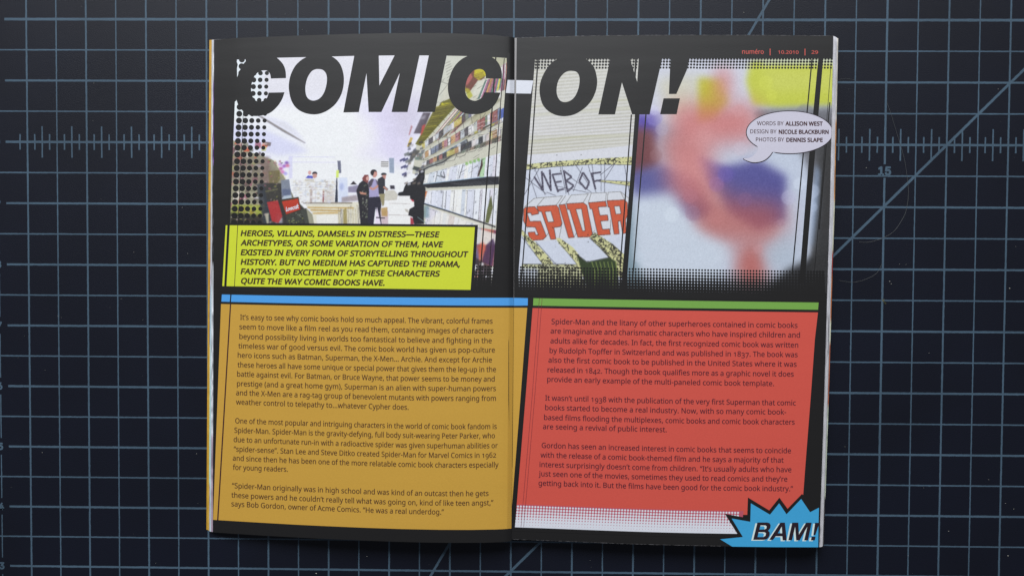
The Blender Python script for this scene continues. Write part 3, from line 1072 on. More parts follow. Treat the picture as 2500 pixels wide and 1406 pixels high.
P1.strips([B2([(1080, 130)])[0], B2([(1700, -120)])[0], B2([(1700, 20)])[0], B2([(1000, 240)])[0]], 20, [(92, 90, 96), (60, 58, 62), (130, 130, 140), (110, 130, 130), (150, 120, 120)], 0.85, gaps=0.5, gapc=(40, 38, 40))
P1.poly(B2([(720, 380), (830, 290), (960, 250), (1310, 5), (1330, 60), (1040, 280), (880, 330), (830, 360)]), (92, 96, 102), 0.6, 0.8)
P1.line(B2([(760, 372), (880, 318), (1040, 262), (1325, 52)]), 2.2, (40, 40, 44), 0.9, 0.3)
P1.strips([B2([(860, 262)])[0], B2([(1310, 0)])[0], B2([(1326, 44)])[0], B2([(900, 310)])[0]], 12, [(190, 196, 204), (120, 126, 134), (84, 86, 94), (206, 206, 208), (150, 140, 130)], 0.8)
P1.line(B2([(800, 300), (1300, 5)]), 1.4, (150, 172, 196), 0.8, 0.3)
P1.line(B2([(720, 372), (830, 300)]), 1.4, (150, 172, 186), 0.9, 0.3)
for k in range(5):
    x, y = 940 + k * 120, 200 - k * 52
    P1.line(B2([(x, y), (x + 20, y + 110), (x + 110, y + 90), (x + 140, y + 20)]), 0.8, (56, 52, 52), 0.9)
for k in range(6):
    x, y = 540 + 12 * k, 240 + (k % 3) * 80
    P1.poly(B2([(x, y), (x + 60, y - 30), (x + 66, y - 10), (x + 10, y + 22)]), (76, 76, 110), 0.9, 0.5)
    P1.poly(B2([(x + 50, y - 70), (x + 110, y - 100), (x + 110, y - 60), (x + 60, y - 40)]), (92, 96, 92), 0.7, 0.8)
P1.poly(B2([(660, 200), (700, 120), (780, 130), (740, 190), (660, 260)]), (70, 68, 66), 0.85, 1)
P1.poly(B2([(720, 210), (800, 150), (890, 170), (800, 240), (720, 240)]), (96, 112, 106), 0.85, 0.8)
P1.poly(B2([(670, 340), (710, 310), (800, 330), (730, 360)]), (60, 66, 66), 0.9, 0.5)
P1.poly(B2([(640, 290), (700, 240), (700, 320), (650, 420), (620, 430)]), (226, 224, 222), 0.9, 1)
P1.strips([B2([(840, 400)])[0], B2([(1700, 160)])[0], B2([(1680, 425)])[0], B2([(810, 505)])[0]], 24, PALE * 3 + [(206, 160, 160), (170, 200, 160), (150, 190, 200)], 0.9, gaps=0.3)
P1.line(B2([(970, 415), (1060, 445)]), 1.4, (40, 40, 44), 1)
P1.line(B2([(1020, 370), (1010, 410), (1060, 440), (1045, 370)]), 1.6, (60, 60, 66), 0.9)
for k in range(4):
    P1.ell(*B2([(1310 + k * 45, 280 - k * 14)])[0], 4, 4, (110, 160, 70), 0.7, 1)
P1.line(B2([(1270, 285), (1220, 455)]), 1.2, (40, 40, 44))
P1.poly(B2([(1485, 215), (1495, 300), (1445, 430), (1430, 430), (1470, 290)]), (70, 50, 50), 0.95)
P1.poly(B2([(780, 520), (1540, 430), (1680, 430), (1680, 520), (1200, 545), (860, 560)]), (42, 42, 48), 1, 0.4)
P1.line(B2([(780, 518), (1530, 432)]), 1.6, (150, 176, 200), 0.9, 0.3)
for k in range(12):
    P1.line(B2([(1120 + k * 40, 505 - k * 3), (1250 + k * 36, 525)]), 0.7, (120, 120, 124), 0.8)
P1.strips([B2([(830, 590)])[0], B2([(1670, 560)])[0], B2([(1640, 985)])[0], B2([(820, 740)])[0]], 20, PALE, 0.9, gaps=0.35)
P1.poly(B2([(800, 700), (830, 590), (860, 600), (820, 720)]), (190, 110, 60), 0.9, 1)
P1.poly(B2([(1590, 640), (1610, 780), (1560, 960), (1520, 950), (1545, 800)]), (92, 96, 60), 0.95, 0.5)
for k in range(7):
    P1.line(B2([(1540, 800 + 22 * k), (1600, 780 + 24 * k)]), 0.7, (150, 156, 110), 0.8)
P1.line(B2([(710, 705), (830, 740), (1100, 825), (1480, 950), (1640, 1005)]), 3.6, (44, 44, 52), 1, 0.3)
P1.line(B2([(710, 700), (830, 733), (1100, 817), (1300, 885)]), 1.2, (150, 168, 190), 0.9, 0.3)
P1.strips([B2([(850, 770)])[0], B2([(1450, 985)])[0], B2([(1400, 1150)])[0], B2([(830, 1010)])[0]], 18, PALE * 2 + [(150, 160, 190), (190, 170, 170)], 0.9, gaps=0.35)
P1.poly([*B2([(870, 960)]), (1062, 553), (1140, 553), (1212, 553), *B2([(1500, 975), (1100, 855), (1000, 810)])], (226, 222, 214), 0.6, 2)
P1.poly(B2([(820, 760), (880, 760), (880, 900), (810, 900)]), (100, 130, 140), 0.6, 2)
P1.poly(B2([(620, 510), (700, 480), (760, 400), (770, 350), (830, 345), (830, 440), (810, 520), (840, 560), (830, 700), (820, 760), (820, 970), (710, 975), (690, 890), (640, 870), (655, 800), (710, 770), (705, 700), (660, 680), (660, 650), (545, 650), (520, 640), (530, 612), (580, 600), (600, 540)]), (36, 36, 40), 1, 0.4)
P1.poly(B2([(700, 420), (740, 385), (765, 390), (700, 470), (660, 490), (655, 450)]), (228, 230, 236), 1, 0.4)
P1.line(B2([(745, 890), (850, 965)]), 1.6, (120, 140, 140), 0.9, 0.3)
P1.strips([(1163, 556), (1214, 562), (1204, 650), (1155, 650)], 5, [(214, 214, 222), (190, 110, 96), (96, 84, 120), (226, 220, 210), (130, 70, 90)], 0.8, gaps=0.2)
P1.poly([(1163, 556), (1213, 572), (1210, 598), (1160, 596)], (222, 222, 216), 0.85, 1.5)
P1.poly([(1186, 600), (1204, 582), (1210, 600), (1200, 650), (1176, 640)], (70, 50, 80), 0.85, 1.2)
P1.poly([(1164, 600), (1180, 590), (1186, 610), (1170, 630)], (190, 90, 70), 0.7, 2)
P1.poly([(1156, 625), (1178, 640), (1200, 652), (1200, 706), (1150, 706)], (58, 50, 54), 0.9, 2)
for _ in range(24):
    x, y = rng.uniform(1154, 1204), rng.uniform(645, 706)
    P1.ell(x, y, 5, 4, [(226, 224, 226), (196, 150, 140), (214, 214, 226), (120, 110, 120)][rng.integers(4)], 0.8, 1)

def tier(y0a, y0b, y1a, y1b, n, pal, a=0.85, shade=True):
    # a receding row of covers between x = 1030 and x = 1222
    P1.strips([(1030, y0a), (1222, y0b), (1222, y1b), (1030, y1a)], n, pal, a, gaps=0.35)
    if shade:
        P1.poly([(1030, y1a), (1222, y1b), (1222, y1b + 9), (1030, y1a + 2)], (120, 116, 92), 0.55, 2)


COLR = [(214, 208, 206), (186, 190, 196), (150, 96, 92), (120, 128, 150), (196, 184, 110), (84, 80, 86), (226, 224, 226), (170, 120, 130), (120, 134, 120), (190, 150, 110), (228, 226, 224), (206, 210, 216)]
tier(352, 216, 366, 238, 22, COLR)
tier(376, 262, 390, 290, 24, COLR)
tier(398, 312, 408, 332, 22, COLR + [(60, 60, 64)] * 4, 0.8)
P1.poly([(1062, 262), (1110, 250), (1030, 345), (1018, 352)], (108, 102, 44), 0.95, 1)
for k in range(12):
    P1.line([(1066 - 4 * k, 262 + 8 * k), (1102 - 6 * k, 256 + 8.5 * k)], 1.0, [(60, 56, 26), (176, 168, 60)][k % 3 == 0], 0.8, 0.3)
P1.poly([(960, 240), (1050, 236), (1012, 330), (990, 350), (962, 300)], (190, 184, 196), 0.45, 14)
P1.poly([(563, 380), (652, 388), (690, 440), (640, 452), (563, 440)], (116, 104, 96), 0.5, 5)
for _ in range(260):      # small bright and dark covers in the bins and racks
    if rng.random() < 0.45:
        x, y = rng.uniform(563, 690), rng.uniform(385, 545)
        c = [(58, 54, 52), (150, 96, 104), (196, 186, 178), (96, 92, 74), (176, 150, 150), (84, 80, 84), (150, 150, 84)][rng.integers(7)]
    else:
        x, y = rng.uniform(712, 818), rng.uniform(440, 494)
        c = [(206, 200, 200), (184, 186, 196), (226, 226, 226), (170, 160, 150), (206, 196, 176), (214, 216, 226)][rng.integers(6)]
    P1.poly([(x, y), (x + rng.uniform(2, 6), y + rng.uniform(-1, 1)), (x + rng.uniform(2, 6), y + rng.uniform(2, 6)), (x - 1, y + 4)], c, 0.6, 0.6)
P1.poly([(684, 488), (729, 481), (735, 513), (698, 527)], (64, 56, 46))
P1.poly([(688, 492), (727.5, 485), (733, 511.5), (699, 523.5)], (172, 62, 44))
P1.poly([(652, 494), (678, 490), (689, 528), (680, 545), (664, 540)], (160, 56, 58), 0.9, 0.8)
for k in range(70):      # wire racks and price rails across the wall
    x, y = rng.uniform(1050, 1212), rng.uniform(190, 430)
    l_ = rng.uniform(5, 16)
    P1.line([(x, y), (x + l_, y - l_ * 0.62)], 0.7, [(58, 54, 52), (84, 80, 70), (40, 38, 40)][rng.integers(3)], 0.75)
for k in range(8):
    t_ = k / 8
    P1.line([(1030 + 20 * k, 372 - 15 * k), (1034 + 20 * k, 392 - 14 * k), (1046 + 20 * k, 388 - 16 * k)], 0.8, (60, 56, 56), 0.9)
for k in range(10):
    x = 1190 + rng.uniform(-30, 26)
    y = rng.uniform(300, 345)
    P1.line([(x, y), (x + 20, y - 9)], 1.2, (220, 220, 222), 0.6)
for _ in range(34):      # speckle of small racks and hooks along the far right wall
    x, y = rng.uniform(985, 1030), rng.uniform(345, 450)
    P1.poly([(x, y), (x + rng.uniform(4, 10), y - 3), (x + 8, y + 3), (x, y + 5)], [(60, 58, 70), (90, 92, 104), (220, 220, 226), (120, 110, 100)][rng.integers(4)], 0.7, 0.6)
m_ = P1.a.mean(-1, keepdims=True)
P1.a = np.clip(m_ + (P1.a - m_) * 1.08, 0, 255)
P1.a = np.clip((P1.a - 128) * 1.10 + 131, 18, 242)
P1.grain(3.2)
TP = ([560, 578, 672, 752, 865, 947, 1047, 1140, 1200, 1245], [146.5, 146, 141.7, 140, 137, 136.2, 136.2, 138, 141, 144.5])
xr1 = lambda y: np.interp(y, [130, 252, 340, 447, 553, 660, 712], [1240.3, 1231, 1224.8, 1218, 1211.5, 1203.8, 1200.5])
photo_mesh('shop_photograph', P1, L2(577.5, 146, 561.5, 548), xr1,
           lambda x: np.interp(x, *TP), lambda x: np.interp(x, [555, 860, 1240], [545.5, 546.5, 549.5]), page_l, 'L', 0.03)
photo_mesh('shop_photograph_strip', P1, L2(1163, 548, 1152, 709), xr1,
           lambda x: 549.4 + 0 * x, lambda x: 708.5 + 0 * x, page_l, 'L', 0.033)

# black lettering and rules over it
O1, O2, O3, O4 = 0.06, 0.085, 0.11, 0.14
aC = crv(A1([(805, 383), (865, 430), (908, 510), (929, 615)]), 6)
C1 = A1(ocr([(929, 615), (925, 540), (903, 470), (860, 415), (805, 372), (740, 352), (650, 345), (560, 362), (470, 420), (405, 520), (368, 620), (352, 740), (362, 860), (400, 950), (460, 1010), (540, 1045), (640, 1045), (740, 1015), (820, 950), (880, 865), (912, 778)]) +
        [(730, 782)] + ocr([(722, 815), (705, 850), (660, 878), (620, 885), (575, 868), (545, 825), (530, 760), (532, 700), (550, 630), (580, 575), (625, 540), (670, 527), (715, 532), (745, 565), (757, 620)]))
A_O = A1(crv([(1290, 350), (1380, 352), (1470, 378), (1545, 450), (1585, 560), (1590, 680), (1562, 800), (1500, 905), (1420, 975), (1330, 1018), (1240, 1030), (1140, 1012), (1050, 960), (990, 870), (963, 750), (966, 650), (990, 560), (1040, 470), (1110, 405), (1190, 366)]))
A_Oh = A1(crv([(1300, 512), (1350, 522), (1385, 560), (1398, 620), (1390, 700), (1360, 790), (1310, 850), (1245, 873), (1190, 855), (1160, 810), (1150, 740), (1158, 670), (1180, 600), (1220, 540), (1260, 517)]))
A_M = B1([(25, 350), (303, 350), (310, 702), (488, 350), (770, 350), (632, 1003), (450, 1003), (545, 555), (333, 1003), (187, 1003), (163, 560), (75, 1004), (-102, 1008)])
A_I = B1([(878, 350), (1082, 350), (945, 1003), (742, 1003)])
C2 = B1(ocr([(1712, 622), (1712, 560), (1700, 500), (1670, 440), (1620, 390), (1560, 362), (1470, 348), (1380, 350), (1300, 372), (1220, 425), (1155, 505), (1110, 615), (1094, 720), (1105, 815), (1140, 900), (1200, 970), (1285, 1015), (1380, 1028), (1480, 1018), (1580, 972), (1650, 890), (1697, 782)]) +
        [(1510, 778)] + ocr([(1500, 808), (1480, 840), (1440, 865), (1400, 875), (1345, 858), (1305, 812), (1292, 745), (1305, 660), (1335, 590), (1385, 532), (1440, 512), (1490, 518), (1522, 555), (1530, 618)]))
HL_OFF = O2
for nm, polys in (('C', [C1]), ('O', [A_O, A_Oh]), ('M', [A_M]), ('I', [A_I]), ('C', [C2])):
    flat('headline_letter', polys, K_BLACK, page_l, 'L', HL_OFF, label='black slanted headline letter ' + nm)
flat('headline_hyphen', [[(1239.3, 195.9), (1256, 196.2), (1255.8, 228.6), (1234.8, 227.5)]], K_WHITE, page_l, 'L', O3, step=2)
flat('black_border_patch', [[(1236.5, 130), (1245, 130), (1245, 196), (1238.5, 196)]], K_BLACK, page_l, 'L', O1, step=4)
rules = [bar(1210.5, 140, 1186.9, 468, 3.2), bar(1186.9, 468, 1169.5, 709, 3.0), bar(1231.2, 143, 1215, 340, 1.9), bar(1215, 340, 1191.5, 709, 1.8),
         bar(594, 272, 581.5, 547, 1.3)]
for q_ in rules:
    flat('vertical_rule', [q_], K_BLACK, page_l, 'L', O3 + 0.01, step=None)
# coarse black halftone down the left of the shop photograph
cs = []
for r in range(25):
    y = 146 + 16.55 * r
    if y > 547:
        break
    for c in range(5):
        x = 583.4 + 15.65 * c - 0.048 * (y - 294.7)
        cs.append((x, y, [7.3, 6.9, 6.3, 5.7, 5.1][c], (r + c) % 2))
dots('halftone_dots', cs, K_BLACK, page_l, 'L', O1, seg=16, kind='stuff')
cs = []
for r in range(24):
    y = 158 + 16.55 * r
    cs.append((570.5 - 0.05 * (y - 158), y, 1.0, 0))
dots('white_halftone_specks', cs, K_WHITE, page_l, 'L', O1, seg=3)
flat('photograph_left_edge', [[(560, 130), (580, 130), (578, 152), (580.5, 158), (578.5, 168), (579, 188), (581, 192), (579, 214), (577, 246), (572, 250), (567, 290), (569, 296), (566, 306), (568.2, 312), (565.6, 322), (567.4, 329), (564.8, 340), (566.4, 346), (564, 356), (565.4, 362), (563, 374), (564.6, 379), (562, 390), (556, 548), (540, 548), (548, 350)]],
     K_BLACK, page_l, 'L', O1 + 0.012, step=8)
# halftone at the foot of the right strip
cs = []
for r in range(9):
    y = 651 + 7.0 * r
    for c in range(8):
        x = 1160 - 0.077 * (y - 651) + 7.0 * c
        cs.append((x - 3, y, 2.6 + 0.32 * r, (r % 2) * 2 + c % 2))
dots('fine_halftone_dots', cs, K_BLACK, page_l, 'L', O1, seg=10, kind='stuff')
flat('caption_frame', [[(541, 545), (860, 546), (1167, 549.2), (1156, 712), (700, 712), (530, 712)]], K_BLACK, page_l, 'L', O1 + 0.035, step=8)
ZY = O3
flat('caption_panel', [[(561, 550.3), (860, 552), (1159.3, 554.6), (1148.8, 707.6), (900, 704.2), (553, 698.6)]], K_YEL, page_l, 'L', ZY)
flat('caption_side_bar', [[(551, 550.2), (555.2, 550.2), (547.4, 698.5), (542.7, 698.3)]], K_YEL, page_l, 'L', ZY, step=None)
flat('caption_rule', [bar(580.3, 550, 572.4, 699.4, 1.5)], K_LINE, page_l, 'L', ZY + 0.03, step=None)
cap_lines = [("HEROES, VILLAINS, DAMSELS IN DISTRESS—THESE", 588, 576, 1073, 579.2),
             ("ARCHETYPES, OR SOME VARIATION OF THEM, HAVE", 588, 599.2, 1082, 603.4),
             ("EXISTED IN EVERY FORM OF STORYTELLING THROUGHOUT", 588, 622.6, 1143, 627.5),
             ("HISTORY. BUT NO MEDIUM HAS CAPTURED THE DRAMA,", 588, 645.8, 1124.6, 651.4),
             ("FANTASY OR EXCITEMENT OF THESE CHARACTERS", 588, 669, 1074.4, 674.8),
             ("QUITE THE WAY COMIC BOOKS HAVE.", 588, 692, 940.6, 697.2)]
for b, xa, ya, xb, yb in cap_lines:
    text_block('caption_line', [text_line(b, F_BODY, 'L', xa, ya, xb, yb, 13.0, bold=0.85, shear=0.2)], K_CAP, page_l, 'L', ZY + 0.03)

# bars and article panel
def ycur(side, x, xa, ya, xb, yb):
    """printed horizontal edge through two measured points, following the page's curve"""
    x = np.asarray(x, float)
    d0, d1 = curve_y(side, xa, ya), curve_y(side, xb, yb)
    return ya + curve_y(side, x, ya) - d0 + ((yb - ya) - (d1 - d0)) * (x - xa) / (xb - xa)


def band(name, mat, parent, side, off, xl0, xl1, xr0, xr1_, top, bot, **kw):
    a = np.linspace(xl0, xr0, 50)
    b = np.linspace(xr1_, xl1, 50)
    pts = list(zip(a, ycur(side, a, *top))) + list(zip(b, ycur(side, b, *bot)))
    return flat(name, [pts], mat, parent, side, off, **kw)


band('blue_bar', K_BLUE, page_l, 'L', O1, 565.3, 563.8, 1254, 1254, (541.6, 718.8, 1253.6, 727), (540.5, 736.3, 1253.6, 746.3))
band('blue_bar', K_BLUE, page_l, 'L', O1, 541.7, 540.5, 562.2, 560.8, (541.6, 718.8, 1253.6, 727), (540.5, 736.3, 1253.6, 746.3))
a = np.linspace(539.6, 1253.8, 60)
b = np.array([1248.6, 1240, 1225, 1207, 1150, 1076, 980, 884, 804, 724, 628, 533, 520.2])
yb_ = np.array([1289, 1290, 1291, 1291.6, 1292.6, 1292.4, 1290.5, 1287.2, 1283.8, 1280, 1274.5, 1268.9, 1268])
poly = list(zip(a, ycur('L', a, 539.5, 742, 1253.3, 751.2))) + list(zip(b, yb_))
flat('article_panel', [poly], K_ORANGE, page_l, 'L', O1)
flat('article_rule', [[(561.3, 742.6), (564.3, 742.6), (533.2, 1269), (530, 1268.8)]], K_LINE, page_l, 'L', O2, step=None)

left_text = [
    [("It’s easy to see why comic books hold so much appeal. The vibrant, colorful frames", 586.5, 780.3, 1202.5, 790),
     ("seem to move like a film reel as you read them, containing images of characters", 584.5, 803.7, 1204.6, 813.5),
     ("beyond possibility living in worlds too fantastical to believe and fighting in the", 584.5, 827.2, 1200.4, 837.4),
     ("timeless war of good versus evil. The comic book world has given us pop-culture", 582, 850.2, 1208.2, 860.4),
     ("hero icons such as Batman, Superman, the X-Men... Archie. And except for Archie", 580.5, 872.8, 1200.8, 884.4),
     ("these heroes all have some unique or special power that gives them the leg-up in the", 580, 896.3, 1211, 907.6),
     ("battle against evil. For Batman, or Bruce Wayne, that power seems to be money and", 579, 918.8, 1207.5, 931),
     ("prestige (and a great home gym), Superman is an alien with super-human powers", 578.6, 942, 1210.6, 954),
     ("and the X-Men are a rag-tag group of benevolent mutants with powers ranging from", 576.4, 964.3, 1210.6, 978),
     ("weather control to telepathy to...whatever Cypher does.", 576.2, 986.8, 997.4, 1000)],
    [("One of the most popular and intriguing characters in the world of comic book fandom is", 574.5, 1032.7, 1212.6, 1046.5),
     ("Spider-Man. Spider-Man is the gravity-defying, full body suit-wearing Peter Parker, who", 572.4, 1055.7, 1208.2, 1069),
     ("due to an unfortunate run-in with a radioactive spider was given superhuman abilities or", 570.6, 1078.3, 1215, 1093),
     ("“spider-sense”. Stan Lee and Steve Ditko created Spider-Man for Marvel Comics in 1962", 570.6, 1101.5, 1211, 1116.2),
     ("and since then he has been one of the more relatable comic book characters especially", 568.4, 1123.5, 1217, 1139.8),
     ("for young readers.", 568.6, 1146, 702.5, 1151)],
    [("“Spider-Man originally was in high school and was kind of an outcast then he gets", 566.4, 1190.6, 1192.6, 1209.7),
     ("these powers and he couldn’t really tell what was going on, kind of like teen angst,”", 565, 1213.6, 1204.4, 1232.4),
     ("says Bob Gordon, owner of Acme Comics. “He was a real underdog.”", 565, 1235, 1083.6, 1255.4)]]
for par in left_text:
    text_block('article_paragraph', [text_line(b_, F_BODY, 'L', xa, ya, xb, yb, 12.6, bold=0.2) for b_, xa, ya, xb, yb in par],
               K_TEXT, page_l, 'L', O3)
text_block('cover_title', [text_line('Lovecraft', None, 'L', 698.5, 516.5, 729, 508.5, 10.5, bold=0.35)], K_WHITE, page_l, 'L', O2)

# ------------------------------------------------------------------ right page photographs
C3 = cropf(1240, 340, 3.515)
P2 = Paint(1255, 130, 1562, 716, (204, 202, 196))
yy = np.arange(P2.h)[:, None] + P2.y0
xx = np.arange(P2.w)[None, :] + P2.x0
ph = (yy + 0.075 * (xx - 1300)) / 8.1 + 0.03 * np.sin(xx / 37)
st = 0.5 + 0.5 * np.sin(2 * np.pi * ph)
env = 0.65 + 0.35 * np.sin(yy / 31 + xx / 90)
P2.a = P2.a + (st * env)[..., None] * np.array([-15, -16, -25]) + ((1 - st) * 10)[..., None]
P2.a += (np.clip((yy - 250) / 90, 0, 1) * (yy < 330))[..., None] * np.array([6, 6, 14])
for y, a_ in ((245, 0.35), (266, 0.3), (330, 0.35), (372, 0.4)):
    P2.line([(1262, y + 20), (1400, y + 6), (1550, y - 2)], 4, (176, 176, 120), a_, 2)
P2.poly(C3([(150, 135), (400, 120), (760, 85), (1090, 50), (1090, 160), (740, 175), (420, 185), (140, 215)]), (216, 216, 222), 1, 0.5)
# comic cover, reduced to plain bands of its own colours
P2.poly(C3([(100, 215), (420, 185), (740, 165), (1090, 150), (1060, 1310), (60, 1310)]), (208, 213, 226), 1, 0.4)
CR, DK = (208, 206, 150), (54, 52, 44)


def mottle(poly, base, n, dark=DK, seed=0, sz=(1.5, 6)):
    P2.poly(poly, base, 1, 0.3)
    A = np.array(poly)
    r2 = np.random.default_rng(seed)
    q = P2.mask(poly)
    m, ax, ay, bx, by = q
    before = P2.a[ay:by, ax:bx].copy()
    for _ in range(n):
        x, y = r2.uniform(A[:, 0].min(), A[:, 0].max()), r2.uniform(A[:, 1].min(), A[:, 1].max())
        a_ = r2.uniform(0, math.pi)
        l, t_ = r2.uniform(*sz), r2.uniform(0.8, 2.8)
        P2.line([(x - l * math.cos(a_), y - l * math.sin(a_)), (x + l * math.cos(a_), y + l * math.sin(a_))], t_, dark, 0.95)
    after = P2.a[ay:by, ax:bx]
    mm = m[..., None]
    P2.a[ay:by, ax:bx] = before * (1 - mm) + after * mm


mottle(C3([(160, 215), (420, 190), (740, 168), (1090, 150), (1070, 222), (740, 215), (420, 235), (160, 262)]), CR, 230, seed=1)
P2.line(C3([(160, 263), (420, 236), (740, 216), (1070, 223)]), 1.2, (50, 50, 60))
mottle(C3([(760, 352), (1060, 368), (1060, 402), (770, 362)]), CR, 14, seed=2, sz=(1, 3))
for a_, b_ in (((760, 350), (1060, 366)), ((770, 362), (1060, 404)), ((225, 240), (320, 480)), ((560, 190), (700, 400)), ((690, 225), (780, 540)), ((800, 210), (800, 450)),
               ((830, 210), (830, 455)), ((950, 180), (790, 310)), ((1000, 225), (1050, 500)), ((270, 250), (140, 480)), ((450, 240), (500, 470)), ((465, 240), (525, 480)),
               ((180, 300), (260, 540)), ((640, 240), (560, 450)), ((540, 330), (720, 460)), ((400, 400), (720, 465)), ((930, 190), (830, 350)), ((720, 205), (750, 430)),
               ((150, 330), (330, 470)), ((330, 455), (410, 485))):
    P2.line(C3([a_, b_]), 1.1, (52, 50, 62), 0.9)
LT = (66, 60, 78)
for st_ in ([(225, 322), (300, 440)], [(290, 275), (302, 440)], [(300, 290), (372, 445)], [(360, 262), (368, 440)],
            [(380, 300), (432, 455)], [(380, 305), (462, 296)], [(400, 372), (462, 362)], [(425, 440), (482, 428)],
            [(478, 268), (512, 456)], [(478, 272), (548, 325)], [(548, 325), (500, 356)], [(500, 356), (566, 400)], [(566, 400), (512, 450)],
            [(645, 285), (612, 362)], [(612, 362), (672, 432)], [(672, 432), (698, 368)], [(698, 368), (645, 285)],
            [(716, 290), (752, 432)], [(716, 296), (800, 284)], [(736, 362), (800, 352)]):
    P2.line(C3(st_), 4.4, LT)
    for k in range(5):
        t_ = (k + 0.5) / 5
        x = st_[0][0] * (1 - t_) + st_[1][0] * t_
        y = st_[0][1] * (1 - t_) + st_[1][1] * t_
        P2.ell(*C3([(x, y)])[0], 0.9, 0.9, (190, 194, 206), 0.7)
# block lettering
LET = {
    'S': ([(135, 600), (155, 583), (230, 578), (258, 612), (265, 640), (205, 652), (196, 632), (165, 634), (190, 705), (280, 703), (330, 832), (300, 862), (210, 868), (180, 835), (172, 800), (230, 795), (240, 822), (262, 822), (235, 755), (160, 752), (133, 700)], []),
    'P': ([(248, 577), (415, 567), (435, 588), (464, 720), (452, 750), (395, 758), (412, 857), (368, 860), (288, 622), (262, 620)], [(318, 622), (368, 618), (395, 708), (345, 712)]),
    'I': ([(437, 565), (492, 558), (568, 843), (520, 847)], []),
    'D': ([(503, 555), (645, 545), (677, 568), (726, 812), (705, 838), (600, 842), (530, 605), (512, 603)], [(582, 600), (632, 597), (664, 785), (640, 788)]),
    'E': ([(690, 545), (838, 533), (848, 578), (775, 583), (790, 655), (855, 650), (862, 698), (795, 703), (812, 775), (872, 770), (880, 818), (772, 825), (722, 600), (705, 598)], []),
    'R': ([(850, 527), (1000, 520), (1025, 545), (1028, 650), (1010, 690), (1015, 805), (985, 810), (965, 700), (945, 705), (955, 812), (912, 816), (872, 585), (860, 583)], [(912, 575), (958, 573), (972, 640), (926, 644)])}
P2.poly(C3([(140, 560), (225, 505), (320, 495), (470, 485), (545, 478), (700, 462), (840, 455), (960, 447), (1040, 500), (1040, 800), (900, 830), (560, 860), (200, 880), (130, 700)]), (214, 216, 222), 1, 0.5)
for a_, b_ in (((140, 585), (225, 508)), ((250, 575), (315, 498)), ((415, 566), (470, 487)), ((440, 565), (495, 485)), ((495, 556), (545, 480)), ((645, 545), (690, 470)), ((690, 543), (715, 465)),
               ((838, 532), (845, 458)), ((852, 526), (860, 458)), ((1000, 520), (965, 450)), ((225, 508), (470, 487)), ((545, 480), (690, 470)), ((715, 465), (845, 458)), ((860, 456), (965, 450)),
               ((965, 450), (1040, 510)), ((465, 720), (440, 850)), ((330, 832), (350, 800)), ((726, 812), (745, 780)), ((568, 843), (590, 800)), ((880, 780), (880, 690))):
    P2.line(C3([a_, b_]), 0.9, (84, 80, 72))
SH = np.random.default_rng(5)
for ch, (o_, h_) in LET.items():
    P2.poly(C3(o_), (204, 90, 58))
    if h_:
        P2.poly(C3(h_), (212, 214, 216))
        P2.line(C3(h_ + h_[:1]), 1.2, (70, 40, 34))
    P2.line(C3(o_ + o_[:1]), 1.3, (70, 40, 34))
mottle(C3([(118, 770), (170, 830), (240, 890), (340, 1000), (400, 1080), (300, 1080), (220, 960), (118, 820)]), CR, 210, seed=3)
mottle(C3([(410, 850), (445, 848), (560, 930), (640, 1030), (700, 1170), (640, 1180), (570, 1040), (440, 900)]), CR, 150, seed=4)
mottle(C3([(700, 840), (745, 800), (900, 900), (1000, 990), (990, 1200), (930, 1160), (860, 1010)]), CR, 420, seed=5)
mottle(C3([(120, 1072), (400, 1075), (590, 1072), (690, 1310), (70, 1310)]), (190, 190, 150), 420, seed=6)
P2.poly(C3([(90, 1100), (260, 1110), (240, 1310), (80, 1310)]), (196, 202, 216), 0.85, 3)
P2.poly(C3([(590, 990), (680, 1055), (870, 1015), (930, 1050), (960, 1310), (690, 1310)]), (48, 62, 34), 1, 1)
for k in range(7):
    P2.line(C3([(720 + 34 * k, 1050), (745 + 32 * k, 1130), (750 + 30 * k, 1300)]), 1.6, (160, 176, 90), 0.8, 0.3)
P2.poly(C3([(560, 950), (590, 985), (660, 1055), (600, 1010)]), (40, 40, 30))
for a_, b_ in (((120, 840), (300, 1072)), ((240, 880), (410, 1072)), ((120, 1070), (600, 1074)), ((430, 870), (590, 1070)), ((700, 848), (875, 1010)), ((590, 985), (680, 1053)), ((680, 1053), (875, 1012))):
    P2.line(C3([a_, b_]), 1.1, (56, 54, 60))

P2.grain(3.0)
XT2 = lambda x: np.interp(x, [1300, 1400, 1500, 2036], [143.5, 142, 141, 141.5])
YB2 = lambda x: np.interp(x, [1255, 1560, 1960], [709, 712.5, 716])
photo_mesh('crate_and_comic_photograph', P2, L2(1306.5, 143, 1262.5, 709), L2(1560, 143, 1519, 712), XT2, YB2, page_r, 'R', 0.03)

P3 = Paint(1515, 130, 2040, 724, (196, 204, 220))
